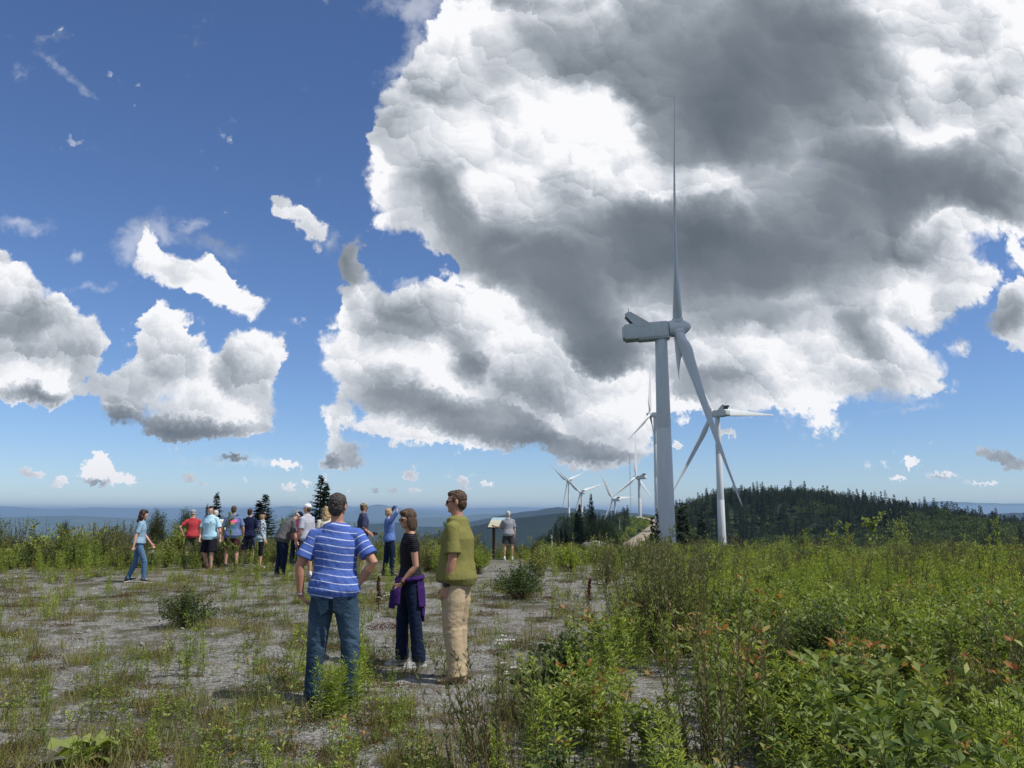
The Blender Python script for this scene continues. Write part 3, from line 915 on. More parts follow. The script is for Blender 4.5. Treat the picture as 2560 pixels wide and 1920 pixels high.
class Plant:
    "collects stems and leaves of one plant into one mesh"
    def __init__(s, seed=0):
        s.V = []; s.F = []; s.mi = []; s.tint = []; s.tip = []; s.n = 0
        s.r = np.random.RandomState(seed)

    def leaves(s, B, D, L, W, mi=0, up=.5, droop=.15, tip=0.0, fold=.18):
        B = np.asarray(B, float); D = np.asarray(D, float)
        n = len(B)
        if n == 0: return
        L = np.broadcast_to(L, n)[:, None]; W = np.broadcast_to(W, n)[:, None]
        D = D / (np.linalg.norm(D, axis=1, keepdims=True) + 1e-9)
        U = np.array([0, 0, 1.0]) * up + s.r.normal(0, .35, (n, 3))
        S = np.cross(D, U); S /= (np.linalg.norm(S, axis=1, keepdims=True) + 1e-9)
        N = np.cross(S, D)
        dz = np.array([0, 0, -1.0])
        mid = B + D * L * .45 + dz * droop * L * .2
        v = np.stack([B, mid - S * W * .5 + N * W * fold, mid, mid + S * W * .5 + N * W * fold, B + D * L + dz * droop * L], 1)
        s.V.append(v.reshape(-1, 3))
        k = s.n + np.arange(n)[:, None] * 5
        s.F.append(np.concatenate([k + np.array([[0, 2, 1]]), k + np.array([[0, 3, 2]]), k + np.array([[1, 2, 4]]), k + np.array([[2, 3, 4]])]))
        s.mi += [mi] * (4 * n)
        t = s.r.rand(n)
        s.tint.append(np.repeat(t, 5))
        s.tip.append(np.repeat(np.clip(np.broadcast_to(tip, n) * s.r.uniform(.3, 1.3, n), 0, 1), 5))
        s.n += 5 * n

    def stem(s, P, r0, r1, mi=1, sides=4):
        P = [Vector(p) for p in P]
        n = len(P)
        base = s.n
        vs = []
        for i, p in enumerate(P):
            d = (P[min(i + 1, n - 1)] - P[max(i - 1, 0)]).normalized()
            x = d.orthogonal().normalized(); y = d.cross(x)
            rr = r0 + (r1 - r0) * i / max(1, n - 1)
            vs += [p + x * rr * math.cos(2 * math.pi * k / sides) + y * rr * math.sin(2 * math.pi * k / sides) for k in range(sides)]
        s.V.append(np.array([tuple(v) for v in vs]))
        F = []
        for i in range(n - 1):
            for k in range(sides):
                a, b = base + i * sides + k, base + i * sides + (k + 1) % sides
                F += [(a, b, b + sides), (a, b + sides, a + sides)]
        s.F.append(np.array(F)); s.mi += [mi] * len(F)
        s.tint.append(np.full(len(vs), .5)); s.tip.append(np.zeros(len(vs)))
        s.n += len(vs)

    def build(s, name, mats, link=False, parent=None):
        V = np.concatenate(s.V); F = np.concatenate(s.F)
        o = mesh_obj(name, V, F, mats=mats, mi=s.mi, link=link, parent=parent)
        me = o.data
        for nm, dat in (('tint', s.tint), ('tip', s.tip)):
            a = me.attributes.new(nm, 'FLOAT', 'POINT')
            a.data.foreach_set('value', np.concatenate(dat).astype(np.float32))
        return o


def curve_pts(r, base, h, lean, n=7, wob=.02, az=None):
    "a gently leaning stem"
    az = r.uniform(0, 2 * math.pi) if az is None else az
    P = []
    for t in np.linspace(0, 1, n):
        b = lean * t ** 1.5
        P.append(np.array([base[0] + math.cos(az) * b * h + r.normal(0, wob * h * t), base[1] + math.sin(az) * b * h + r.normal(0, wob * h * t), base[2] + h * t * math.sqrt(max(.05, 1 - (lean * t) ** 2 * .6))]))
    return np.array(P)


def along(P, t):
    t = np.asarray(t) * (len(P) - 1)
    i = np.clip(t.astype(int), 0, len(P) - 2); f = (t - i)[:, None]
    return P[i] * (1 - f) + P[i + 1] * f, P[i + 1] - P[i]


def goldenrod(seed, stems=4, h=.6, spread=.08, nl=64, fl=0, ll=.075, lw=.013):
    p = Plant(seed); r = p.r
    for k in range(stems):
        b = (r.normal(0, spread), r.normal(0, spread), -.02)
        hh = h * r.uniform(.7, 1.1)
        P = curve_pts(r, b, hh, r.uniform(.02, .25))
        p.stem(P, .0035, .0015)
        t = np.sort(r.uniform(.08, 1, nl)); B, T = along(P, t)
        a = np.arange(nl) * 2.4 + r.uniform(0, 6)
        up = .35 + .75 * t
        D = np.stack([np.cos(a), np.sin(a), up], 1)
        L = ll * (1.1 - .55 * t) * r.uniform(.8, 1.2, nl)
        p.leaves(B, D, L, lw * (1.1 - .4 * t), 0, droop=.25)
        if fl:
            top = P[-1]
            m = 16; q = top + np.stack([r.normal(0, .03, m), r.normal(0, .03, m), r.uniform(-.07, .02, m)], 1)
            p.leaves(q, r.normal(0, 1, (m, 3)), .012, .01, 2)
    return p.build('goldenrod', [ML_GOLD, M_STEM, M_YELLOW])


def herb(seed, stems=5, h=.5, spread=.10, ll=.080, lw=.024, branch=2, nl=16):
    p = Plant(seed); r = p.r
    for k in range(stems):
        b = (r.normal(0, spread), r.normal(0, spread), -.02)
        hh = h * r.uniform(.6, 1.1)
        P = curve_pts(r, b, hh, r.uniform(.1, .5))
        p.stem(P, .004, .002)
        segs = [(P, nl)]
        for q in range(branch):
            i = r.randint(2, 5)
            Q = curve_pts(r, P[i], hh * r.uniform(.25, .5), r.uniform(.5, .9), 5)
            p.stem(Q, .0025, .0012); segs.append((Q, nl // 2 + 1))
        for Q, n in segs:
            t = np.sort(r.uniform(.15, 1, n)); t[-3:] = r.uniform(.93, 1, 3)
            B, T = along(Q, t)
            a = np.arange(n) * 2.1 + r.uniform(0, 6)
            D = np.stack([np.cos(a), np.sin(a), .25 + .7 * t], 1)
            p.leaves(B, D, ll * r.uniform(.6, 1.15, n), lw * r.uniform(.8, 1.15, n), 0, droop=.22, tip=np.clip((t - .78) * 5, 0, 1))
    return p.build('herb', [ML_HERB, M_STEM])


def willow(seed, stems=46, h=1.15, spread=.35, nl=60, ll=.05, lw=.012, lean=.3):
    p = Plant(seed); r = p.r
    for k in range(stems):
        a0 = r.uniform(0, 2 * math.pi); d = abs(r.normal(0, spread * .6))
        b = (d * math.cos(a0), d * math.sin(a0), -.03)
        hh = h * r.uniform(.55, 1.05)
        P = curve_pts(r, b, hh, r.uniform(0, lean), 8, .015, a0 + r.normal(0, .6))
        p.stem(P, .004, .0015)
        n = int(nl * hh / h)
        t = np.sort(r.uniform(.12, 1, n)); B, T = along(P, t)
        a = np.arange(n) * 2.4
        D = np.stack([np.cos(a), np.sin(a), np.full(n, 1.3)], 1)
        p.leaves(B, D, ll * r.uniform(.6, 1.2, n), lw * r.uniform(.8, 1.2, n), 0, droop=.05, tip=np.clip((t - .85) * 5, 0, 1))
    return p.build('willow_shrub', [ML_WILL, M_TWIG])


def bush(seed, h=.6, w=.45, twigs=70, nl=24, ll=.045, lw=.022, mat=None, stem=None, name='leafy_bush'):
    p = Plant(seed); r = p.r
    for k in range(twigs):
        a0 = r.uniform(0, 2 * math.pi); el = r.uniform(.05, 1) ** .8 * math.pi / 2
        tipv = np.array([math.cos(a0) * math.cos(el) * w, math.sin(a0) * math.cos(el) * w, h * (.25 + .75 * math.sin(el))]) * r.uniform(.7, 1.08)
        b = np.array([r.normal(0, w * .12), r.normal(0, w * .12), -.02])
        P = np.array([b + (tipv - b) * np.array([t, t, t ** .75]) + r.normal(0, .02 * h, 3) * t for t in np.linspace(0, 1, 6)])
        p.stem(P, .004 * h / .6, .0015)
        t = np.sort(r.uniform(.35, 1.02, nl)); B, T = along(P, np.clip(t, 0, 1))
        B = B + r.normal(0, .02 * h / .6, B.shape)
        T = T / np.linalg.norm(T, axis=1, keepdims=True)
        D = T * .5 + r.normal(0, .7, B.shape) + np.array([0, 0, .2])
        p.leaves(B, D, ll * r.uniform(.6, 1.2, nl), lw * r.uniform(.8, 1.2, nl), 0, droop=.15, tip=np.clip((t - .9) * 6, 0, .8))
    return p.build(name, [mat or ML_BUSH, stem or M_TWIG])


def sapling(seed, h=1.3, ll=.075, lw=.06, n=90, w=.35):
    p = Plant(seed); r = p.r
    P = curve_pts(r, (0, 0, -.03), h, .15, 8)
    p.stem(P, .009, .003)
    for k in range(11):
        t0 = r.uniform(.2, .97); B, _ = along(P, np.array([t0]))
        a = k * 2.4
        Q = curve_pts(r, B[0], w * (1.15 - t0 * .6), r.uniform(.6, .95), 5, .03, a)
        p.stem(Q, .004, .0015)
        m = n // 9
        B, _ = along(Q, r.uniform(.2, 1, m))
        p.leaves(B, r.normal(0, 1, (m, 3)) + np.array([0, 0, .1]), ll * r.uniform(.6, 1.1, m), lw * r.uniform(.7, 1.1, m), 0, droop=.3)
    B, _ = along(P, np.linspace(.6, 1, 8)); p.leaves(B, r.normal(0, 1, (8, 3)) + np.array([0, 0, .5]), ll, lw, 0)
    return p.build('sapling', [ML_POPL, M_TWIG])


def grass(seed, n=46, h=.22, spread=.05):
    p = Plant(seed); r = p.r
    B = np.stack([r.normal(0, spread, n), r.normal(0, spread, n), np.full(n, -.01)], 1)
    D = np.stack([r.normal(0, .35, n), r.normal(0, .35, n), np.ones(n)], 1)
    p.leaves(B, D, h * r.uniform(.5, 1.2, n), .005, 0, droop=.12, fold=.1)
    for k in range(3):
        P = curve_pts(r, B[k], h * 1.4, .3, 4)
        p.stem(P, .0015, .0008)
    return p.build('grass_tuft', [ML_GRASS, M_STEM])


def mat_patch(seed, n=170, w=.16, h=.05, mat=None, ll=.022, lw=.012, nm='low_weed'):
    p = Plant(seed); r = p.r
    a = r.uniform(0, 2 * math.pi, n); d = w * np.sqrt(r.rand(n))
    B = np.stack([d * np.cos(a), d * np.sin(a), r.uniform(0, h, n) * (1 - d / w * .6)], 1)
    p.leaves(B, r.normal(0, 1, (n, 3)) + np.array([0, 0, .6]), ll * r.uniform(.6, 1.3, n), lw, 0)
    for k in range(6):
        P = curve_pts(r, B[k], h * 2.6 * r.uniform(.5, 1.3), .2, 4); p.stem(P, .0015, .001)
        q = np.repeat(P[-1][None], 5, 0) + r.normal(0, .006, (5, 3)); p.leaves(q, r.normal(0, 1, (5, 3)) + np.array([0, 0, 1]), .018, .006, 0)
    return p.build(nm, [mat or ML_SORREL, M_TWIG])


def yarrow(seed):
    p = Plant(seed); r = p.r
    for k in range(5):
        P = curve_pts(r, (r.normal(0, .05), r.normal(0, .05), 0), r.uniform(.2, .34), .2, 5); p.stem(P, .002, .0015)
        n = 14; B, _ = along(P, r.uniform(0, .9, n)); p.leaves(B, r.normal(0, 1, (n, 3)) + np.array([0, 0, .5]), .045, .01, 0)
        m = 26; a = r.uniform(0, 6.3, m); d = .028 * np.sqrt(r.rand(m))
        q = P[-1] + np.stack([d * np.cos(a), d * np.sin(a), r.uniform(0, .006, m)], 1)
        p.leaves(q, np.stack([np.cos(a), np.sin(a), np.full(m, .3)], 1), .012, .012, 2)
    return p.build('yarrow', [ML_HERB, M_STEM, M_PETAL])


def deadstalk(seed, h=.55):
    p = Plant(seed); r = p.r
    P = curve_pts(r, (0, 0, -.02), h, .06, 7); p.stem(P, .008, .004, 0)
    n = 420; t = r.uniform(.3, 1, n); B, _ = along(P, t)
    w = .03 * (1.25 - t)
    B = B + r.normal(0, 1, (n, 3)) * w[:, None]
    p.leaves(B, r.normal(0, .6, (n, 3)) + np.array([0, 0, 1.2]), .035, .014, 0)
    m = 16; B, _ = along(P, r.uniform(0, .3, m)); p.leaves(B, r.normal(0, 1, (m, 3)), .10, .018, 0, droop=.6)
    return p.build('dead_dock_stalk', [M_DEAD])


def rosette(seed, n=15, ll=.13, lw=.15):
    p = Plant(seed); r = p.r
    for k in range(n):
        a = k * 2.4; d = r.uniform(.02, .16); hh = r.uniform(.04, .16)
        top = np.array([d * math.cos(a), d * math.sin(a), hh])
        p.stem([(0, 0, 0), top * np.array([.5, .5, .8]), top], .003, .002)
        # broad rounded leaf as a fan
        nrm = Vector((r.normal(0, .35), r.normal(0, .35), 1)).normalized(); x = nrm.orthogonal().normalized(); y = nrm.cross(x)
        R0 = ll * r.uniform(.4, .8); m = 12
        vs = [Vector(top)] + [Vector(top) + (x * math.cos(6.283 * i / m) + y * math.sin(6.283 * i / m)) * R0 * (1 + .12 * math.sin(i * 2.1)) + nrm * (.02 * math.sin(i * 1.7) - .01) for i in range(m)]
        b = p.n
        p.V.append(np.array([tuple(v) for v in vs])); p.F.append(np.array([(b, b + 1 + i, b + 1 + (i + 1) % m) for i in range(m)])); p.mi += [0] * m
        p.tint.append(np.full(m + 1, r.rand())); p.tip.append(np.zeros(m + 1)); p.n += m + 1
    return p.build('broad_leaf_rosette', [ML_POPL, M_STEM])


# ------------------------------------------------------------------ trees
def spruce_parts(seed, H=10, W=2.0, whorls=26, per=7, detail=7, tops=1, needle=.16):
    "returns crown and trunk data blocks"
    p = Plant(seed); r = p.r
    tr = Plant(seed)
    leaders = [(0.0, 0.0, 0.0, H)]
    if tops > 1: leaders.append((.16 * W, .05 * W, H * .62, H * .90))
    for li, (lx, ly, zs, Ht) in enumerate(leaders):
        if li == 0: tr.stem([(0, 0, -.6), (0, 0, H * .5), (0, 0, H * .985)], H * .012 + .03, .012, 0, 7)
        else: tr.stem([(0, 0, zs), (lx, ly, zs + (Ht - zs) * .4), (lx, ly, Ht)], H * .006, .01, 0, 5)
        nw = whorls if li == 0 else whorls // 3
        for w in range(nw):
            t = (w + .5) / nw
            z = zs + (Ht - zs) * (1 - (1 - t) ** 1.12) if li else H * (.06 + .94 * t ** .92)
            f = 1 - (z - zs * (li > 0)) / (Ht - zs * (li > 0))
            reach = (W * .5) * (f ** .85) * (.30 if li else 1) + .02 * H * (.15 + f) * .4
            nb = max(4, int(per * (0.6 + .5 * f)))
            a00 = r.uniform(0, 6.28)
            for b in range(nb):
                a = a00 + 6.283 * b / nb + r.normal(0, .25)
                L = reach * r.uniform(.55, 1.18)
                d = np.array([math.cos(a), math.sin(a), 0]); side = np.array([-d[1], d[0], 0])
                o = np.array([lx if li else 0, ly if li else 0, z + r.normal(0, .016 * H)])
                m = max(3, int(detail * (.4 + f)))
                s_ = np.linspace(.12, 1, m)
                drop = -L * (.10 + .38 * f) * s_ + L * .26 * s_ ** 3 + (1 - f) * L * .45 * s_
                C = o + d * (L * s_)[:, None] + np.array([0, 0, 1.0]) * drop[:, None]
                nl = needle * H * .1 * (1.15 - .5 * s_)
                for sg in (-1, 1):
                    D = d * .75 + side * sg * .9 + np.array([0, 0, -.12])
                    p.leaves(C + r.normal(0, .02 * L, C.shape), np.repeat(D[None], m, 0) + r.normal(0, .22, (m, 3)), L * .42 * (1.1 - .75 * s_) + nl, nl * 1.1, 0, up=1, droop=.18)
                p.leaves(C, np.repeat((d + np.array([0, 0, -.25]))[None], m, 0) + r.normal(0, .3, (m, 3)), nl * 2.0, nl * .9, 0, up=1)
        # leader tip
        top = np.array([lx if li else 0, ly if li else 0, Ht])
        q = np.repeat(top[None], 7, 0) - np.array([0, 0, 1.0]) * np.linspace(0, .06 * H, 7)[:, None]
        p.leaves(q, r.normal(0, .45, (7, 3)) + np.array([0, 0, 1.2]), .035 * H * .5, .006 * H, 0)
    return p.build('crown', [ML_CONIF]), tr.build('trunk', [M_BARK])


def broad_parts(seed, H=8, W=5, clumps=26, per=60, leaf=.22, bark=None, mat=None):
    p = Plant(seed); r = p.r; tr = Plant(seed)
    T = curve_pts(r, (0, 0, -.5), H * .75, .08, 7, .01); tr.stem(T, H * .014, H * .005, 0, 6)
    for k in range(clumps):
        t0 = r.uniform(.3, .98); B, _ = along(T, np.array([t0])); a = k * 2.4
        rr = W * .5 * math.sqrt(r.rand()) * (1.15 - abs(t0 - .5))
        end = np.array([rr * math.cos(a), rr * math.sin(a), H * (.34 + .66 * t0) * (1 - .12 * (rr / (W * .5)) ** 2)])
        Q = np.array([B[0] + (end - B[0]) * t + np.array([0, 0, .06 * H]) * math.sin(t * 3.1) for t in np.linspace(0, 1, 5)])
        tr.stem(Q, H * .005, H * .0015, 0, 4)
        cs = W * .14 * r.uniform(.6, 1.3)
        C = end + r.normal(0, 1, (per, 3)) * np.array([cs, cs, cs * .65])
        p.leaves(C, r.normal(0, 1, (per, 3)), leaf * r.uniform(.6, 1.3, per), leaf * .75, 0)
    return p.build('crown', [mat or ML_TREE]), tr.build('trunk', [bark or M_BARK])


def put_tree(parts, name, loc, s, rz, label, group, cat='tree', sx=1):
    e = empty(name, loc, rz, label, cat, group)
    e.scale = (s * sx, s * sx, s)
    for d, nm in zip(parts, ('crown', 'trunk')):
        c = bpy.data.objects.new(nm, d.data); COL.objects.link(c); c.parent = e
    return e


SPR_N = [spruce_parts(11 + k, 10, W, 40, 7, 7, tp, .15) for k, (W, tp) in enumerate([(2.6, 1), (3.4, 1), (3.0, 2)])]          # seen near
SPR_F = [spruce_parts(31 + k, 10, W, 13, 6, 3, 1, .30) for k, W in enumerate((3.8, 4.7, 3.3, 4.2))]                  # seen far
BRD_N = [broad_parts(51, 8, 5), broad_parts(52, 8, 4.2, 30, 60, .2), broad_parts(53, 8, 5, bark=M_BIRCH)]
BRD_F = [broad_parts(61 + k, 8, 6.5, 16, 22, .55) for k in range(3)]

# ------------------------------------------------------------------ scattering by geometry nodes (uncountable growth only)
def scatter(name, protos, pts, idx, rz, sc, label, cat, tilt=None):
    pc = bpy.data.collections.new(name + '_source')
    for i, o in enumerate(protos):
        q = bpy.data.objects.new('%s_%03d' % (name, i), o.data)
        pc.objects.link(q)
    me = bpy.data.meshes.new(name)
    me.vertices.add(len(pts)); me.vertices.foreach_set('co', np.asarray(pts, np.float32).ravel())
    a = me.attributes.new('pick', 'INT', 'POINT'); a.data.foreach_set('value', np.asarray(idx, np.int32))
    a = me.attributes.new('rot', 'FLOAT_VECTOR', 'POINT')
    n = len(pts)
    rr = np.zeros((n, 3), np.float32); rr[:, 2] = rz
    if tilt: rr[:, :2] = np.random.RandomState(5).normal(0, tilt, (n, 2))
    a.data.foreach_set('vector', rr.ravel())
    a = me.attributes.new('siz', 'FLOAT', 'POINT'); a.data.foreach_set('value', np.asarray(sc, np.float32))
    o = bpy.data.objects.new(name, me); COL.objects.link(o)
    ng = bpy.data.node_groups.new(name, 'GeometryNodeTree')
    ng.interface.new_socket('Geometry', in_out='INPUT', socket_type='NodeSocketGeometry')
    ng.interface.new_socket('Geometry', in_out='OUTPUT', socket_type='NodeSocketGeometry')
    N = ng.nodes; L = ng.links
    gi = N.new('NodeGroupInput'); go = N.new('NodeGroupOutput')
    ci = N.new('GeometryNodeCollectionInfo'); ci.inputs['Collection'].default_value = pc
    ci.inputs['Separate Children'].default_value = True; ci.inputs['Reset Children'].default_value = True
    ip = N.new('GeometryNodeInstanceOnPoints'); ip.inputs['Pick Instance'].default_value = True
    def attr(nm, ty):
        t = N.new('GeometryNodeInputNamedAttribute'); t.data_type = ty; t.inputs['Name'].default_value = nm
        return t.outputs['Attribute']
    L.new(gi.outputs[0], ip.inputs['Points']); L.new(ci.outputs[0], ip.inputs['Instance'])
    L.new(attr('pick', 'INT'), ip.inputs['Instance Index'])
    L.new(attr('rot', 'FLOAT_VECTOR'), ip.inputs['Rotation'])
    L.new(attr('siz', 'FLOAT'), ip.inputs['Scale'])
    L.new(ip.outputs[0], go.inputs[0])
    md = o.modifiers.new('scatter', 'NODES'); md.node_group = ng
    tag(o, label, cat, kind='stuff')
    return o
# ------------------------------------------------------------------ trees one can point to
def ptree(parts, name, px, D, top_py, base_z=None, sx=1, label='', group=None, Hn=10, cat='tree'):
    top = at(px, top_py, D)
    z = hz(top.x, top.y) if base_z is None else base_z
    s = (top.z - z) / Hn
    return put_tree(parts, name, (top.x, top.y, z), s, random.uniform(0, 6), label, group, cat, sx)


random.seed(4)
def small_tree(seed, h=2.4, w=1.1, mat=None, leaf=.085, tw=210):
    c = bush(seed, h, w, tw, 30, leaf, leaf * .5, mat)
    t = Plant(seed); t.stem([(0, 0, -.5), (0, 0, .5), (.03, .02, h * .6)], .04, .015, 0, 6)
    return c, t.build('trunk', [M_BARK])
SMT = [small_tree(71, 2.4, 1.0), small_tree(72, 2.6, .8, ML_TREE), small_tree(73, 2.4, .9, ML_POPL, .08, 80)]
ptree(SPR_N[1], 'spruce_tree', 1477, 165, 1236, sx=1.05, label="tall pointed spruce standing above the knoll wood, left of the gravel road")
ptree(SPR_N[2], 'spruce_tree', 803, 33, 1188, sx=1.7, label="two-topped spruce rising behind the man in the white cap", cat='tree')
ptree(SPR_N[2], 'spruce_tree', 664, 34, 1236, sx=2.3, label="dense dark spruce with a double tip behind the woman in the patterned blouse")
ptree(SPR_N[0], 'spruce_tree', 543, 34, 1233, sx=1.9, label="slender spruce behind the boy in the pale blue shirt")
ptree(SPR_N[0], 'spruce_tree', 518, 34, 1262, sx=.9, label="small spruce tip beside the red shirt, left of the slender spruce")
ptree(SPR_N[1], 'spruce_tree', 1706, 84, 1262, sx=1.35, label="ragged spruce whose boughs overlap the right edge of the nearest turbine tower")
ptree(SPR_N[0], 'spruce_tree', 1752, 96, 1288, sx=1.2, label="lower spruce just right of the ragged one beside the nearest tower")
ptree(SPR_N[0], 'spruce_tree', 1642, 128, 1276, sx=.7, label="dark spruce just left of the nearest turbine tower")
ptree(SPR_N[1], 'spruce_tree', 1631, 140, 1298, sx=.75, label="broad dark spruce beside the road, left of the nearest tower")
ptree(SPR_N[1], 'spruce_tree', 2572, 24, 1262, sx=1.1, label="spruce at the far right edge with only its boughs in the picture")
ptree(SMT[1], 'broadleaf_tree', 392, 29, 1281, sx=1.0, Hn=2.6, label="dark rounded young tree behind the walking girl")
ptree(SMT[0], 'broadleaf_tree', 468, 30, 1279, sx=.9, Hn=2.4, label="loose young tree between the walking girl and the red shirt")
ptree(SMT[1], 'broadleaf_tree', 165, 29, 1306, sx=.8, Hn=2.6, label="dark little tree with two prongs at the left brow")
ptree(SMT[0], 'broadleaf_tree', -10, 24, 1300, sx=.8, Hn=2.4, label="leafy young tree cut by the left edge of the picture")
ptree(SMT[2], 'broadleaf_tree', 2245, 44, 1292, sx=.6, Hn=2.4, label="yellow-green young tree rising above the brush before the wooded hill")
ptree(SMT[1], 'broadleaf_tree', 2010, 46, 1338, sx=1, Hn=2.6, label="low dark young tree in the brush right of the second turbine tower")
ptree(SMT[0], 'broadleaf_tree', 730, 33, 1288, sx=.9, Hn=2.4, label="young tree behind the woman in the magenta shirt")
ptree(SMT[1], 'broadleaf_tree', 900, 34, 1318, sx=.9, Hn=2.6, label="low young tree behind the man in the camouflage cap")

# ------------------------------------------------------------------ woods
def wood(px0, px1, D0, D1, n, seed, avoid=None):
    r = np.random.RandomState(seed)
    px = r.uniform(px0, px1, n * 3)
    D = np.sqrt(r.uniform(D0 ** 2, D1 ** 2, n * 3))
    x = (px - 1280) / FPX * D * .985; y = D * 1.0
    keep = np.ones(len(px), bool)
    for p in ROAD[::3]:
        keep &= np.hypot(x - p.x, y - p.y) > 9.5
    if avoid is not None: keep &= ~avoid(px, D)
    for hx, hy, c in [(1774, 392, 9), (1695, 157, 6), (1590, 770, 24)]:
        keep &= np.hypot(x - (hx - 1280) / FPX * hy, y - hy) > c
    x, y, px, D = x[keep][:n], y[keep][:n], px[keep][:n], D[keep][:n]
    return x, y, height(x, y), px, D


def forest():
    r = np.random.RandomState(9)
    rows = []
    def add(w, pf, h0, h1):
        x, y, z, px, D = w
        con = r.rand(len(x)) < pf(x, y)
        hh = r.uniform(h0, h1, len(x)) * np.where(r.rand(len(x)) < .10, 1.35, 1)
        hh = np.where(con, hh, hh * .78)
        for i in range(len(x)): rows.append((D[i], x[i], y[i], z[i] - .3, hh[i], bool(con[i]), px[i]))
    hill = lambda x, y: np.clip(.66 + 1.6 * fbm(x / 45, y / 45, 2, 21) + np.clip((y - 430) / 200, -.3, .3), 0.08, 1)
    add(wood(1655, 2760, 300, 700, 6600, 1), hill, 6.0, 11.5)
    add(wood(1690, 2760, 130, 300, 700, 2), hill, 6, 9)
    knoll = lambda x, y: np.clip(.45 + 1.4 * fbm(x / 20, y / 20, 2, 33) + np.clip((y - 200) / 300, -.2, .35), .05, 1)
    def av(px, D):
        return ((px > 1500) & (D < 110)) | (px > np.interp(D, [80, 200, 300, 400, 500, 620], [1520, 1535, 1548, 1565, 1575, 1565]))
    add(wood(1290, 1580, 85, 420, 620, 3, av), knoll, 5.5, 8.0)
    add(wood(1330, 1575, 420, 640, 360, 4, av), lambda x, y: np.full(len(x), .75), 7, 10)
    add(wood(1615, 1700, 110, 330, 60, 5), lambda x, y: np.full(len(x), .6), 4.5, 6.5)
    add(wood(1625, 1700, 500, 650, 60, 6), lambda x, y: np.full(len(x), .4), 3.5, 5)
    rows.sort(key=lambda t: t[0] / t[4])
    lim = {True: 280, False: 170}; cnt = {True: 0, False: 0}
    rest = []
    for D, x, y, z, hh, con, px in rows:
        if cnt[con] < lim[con]:
            cnt[con] += 1
            near = D < 240
            src = (SPR_N if near else SPR_F)[r.randint(3)] if con else (BRD_N if near else BRD_F)[r.randint(3)]
            nm = 'spruce_tree' if con else 'broadleaf_tree'
            if px < 1650: pass
            else:
                hor = 'between the two nearest towers' if px < 1812 else 'just right of the second tower' if px < 1980 else 'on the middle of the hill' if px < 2180 else 'on the right shoulder of the hill' if px < 2400 else 'by the right edge of the picture'
                ver = 'on the crest' if D > 540 else 'on the upper slope' if D > 430 else 'on the lower slope'
                sz = ('tall' if hh > 10.5 else 'short' if hh < 7.5 else 'middling') if con else ('large' if hh > 8 else 'small')
                lb = "%s %s, %s, %s" % (sz, 'dark spruce' if con else 'pale green broadleaf tree', ver, hor)
                gp = "%s of the hill wood, %s, %s, %s" % ('spruces' if con else 'broadleaf trees', sz, ver, hor)
            if px < 1650:
                hor = 'left of tall pointed spruce' if px < 1462 else 'right of tall pointed spruce' if px < 1590 else 'right of the gravel road'
                ver = 'near foot' if D < 170 else 'middle' if D < 320 else 'far top'
                sz = 'taller' if hh > 7 else 'lower'
                lb = "%s %s, %s of the knoll wood, %s" % (sz, 'dark spruce' if con else 'green broadleaf tree', ver, hor)
                gp = "%s %s of the knoll wood, %s, %s" % (sz, 'spruces' if con else 'broadleaf trees', ver, hor)
            put_tree(src, nm, (x, y, z), hh / (10 if con else 8), r.uniform(0, 6.28), lb, gp)
        else: rest.append((x, y, z, hh, con))
    # the remaining far trees read as one mass
    protos = []
    for k, (c, t) in enumerate(SPR_F[:4] + BRD_F):
        bm = bmesh.new()
        o = bpy.data.objects.new('x', c.data)
        protos.append(c)
    pts = np.array([q[:3] for q in rest]); hh = np.array([q[3] for q in rest]); con = np.array([q[4] for q in rest])
    idx = np.where(con, r.randint(0, 4, len(rest)), 4 + r.randint(0, 3, len(rest)))
    scatter('forest', protos, pts, idx, r.uniform(0, 6.28, len(rest)), np.where(con, hh / 10, hh / 8), "dense dark spruce and broadleaf forest covering the hill behind the turbines", 'forest')


forest()


def roadside():
    r = np.random.RandomState(3)
    n = 2600
    y = r.uniform(240, 690, n); x = np.interp(y, ROADP[:, 1], ROADP[:, 0]) + r.normal(0, 14, n)
    d, _ = near_road(x, y); k = (d > 4.2)
    x, y = x[k], y[k]
    src = [goldenrod(801, 10, .62, .2, 30, ll=.14, lw=.04), bush(802, .62, .42, 40, 16, .09, .05, ML_GOLD), bush(803, .62, .5, 40, 16, .09, .05)]
    scatter('roadside_brush', src, np.stack([x, y, height(x, y)], 1), r.randint(0, 3, len(x)), r.uniform(0, 6.28, len(x)), r.uniform(1.4, 2.8, len(x)), "light green grass and brush lining the gravel road on the ridge", 'brush')


roadside()

# bleached snags and birch stems in the knoll wood
def snag(px, D, top, base, label):
    p = Plant(int(px)); r = p.r
    a = at(px, base, D); b = at(px + 3, top, D)
    H = b.z - a.z
    p.stem(curve_pts(r, (0, 0, -.5), H, .1, 6, .02), .09, .04, 0, 6)
    for k in range(4):
        t = .4 + .14 * k
        p.stem(curve_pts(r, (0, 0, H * t), H * .3, .8, 4, .03), .04, .015, 0, 5)
    o = p.build('bare_trunk', [M_BIRCH], link=True); o.location = a
    tag(o, label, 'dead tree')


snag(1549, 118, 1294, 1316, "pale bleached trunk showing between trees on the right side of the knoll")
snag(1380, 84, 1338, 1354, "short bleached trunk leaning at the left foot of the knoll wood")
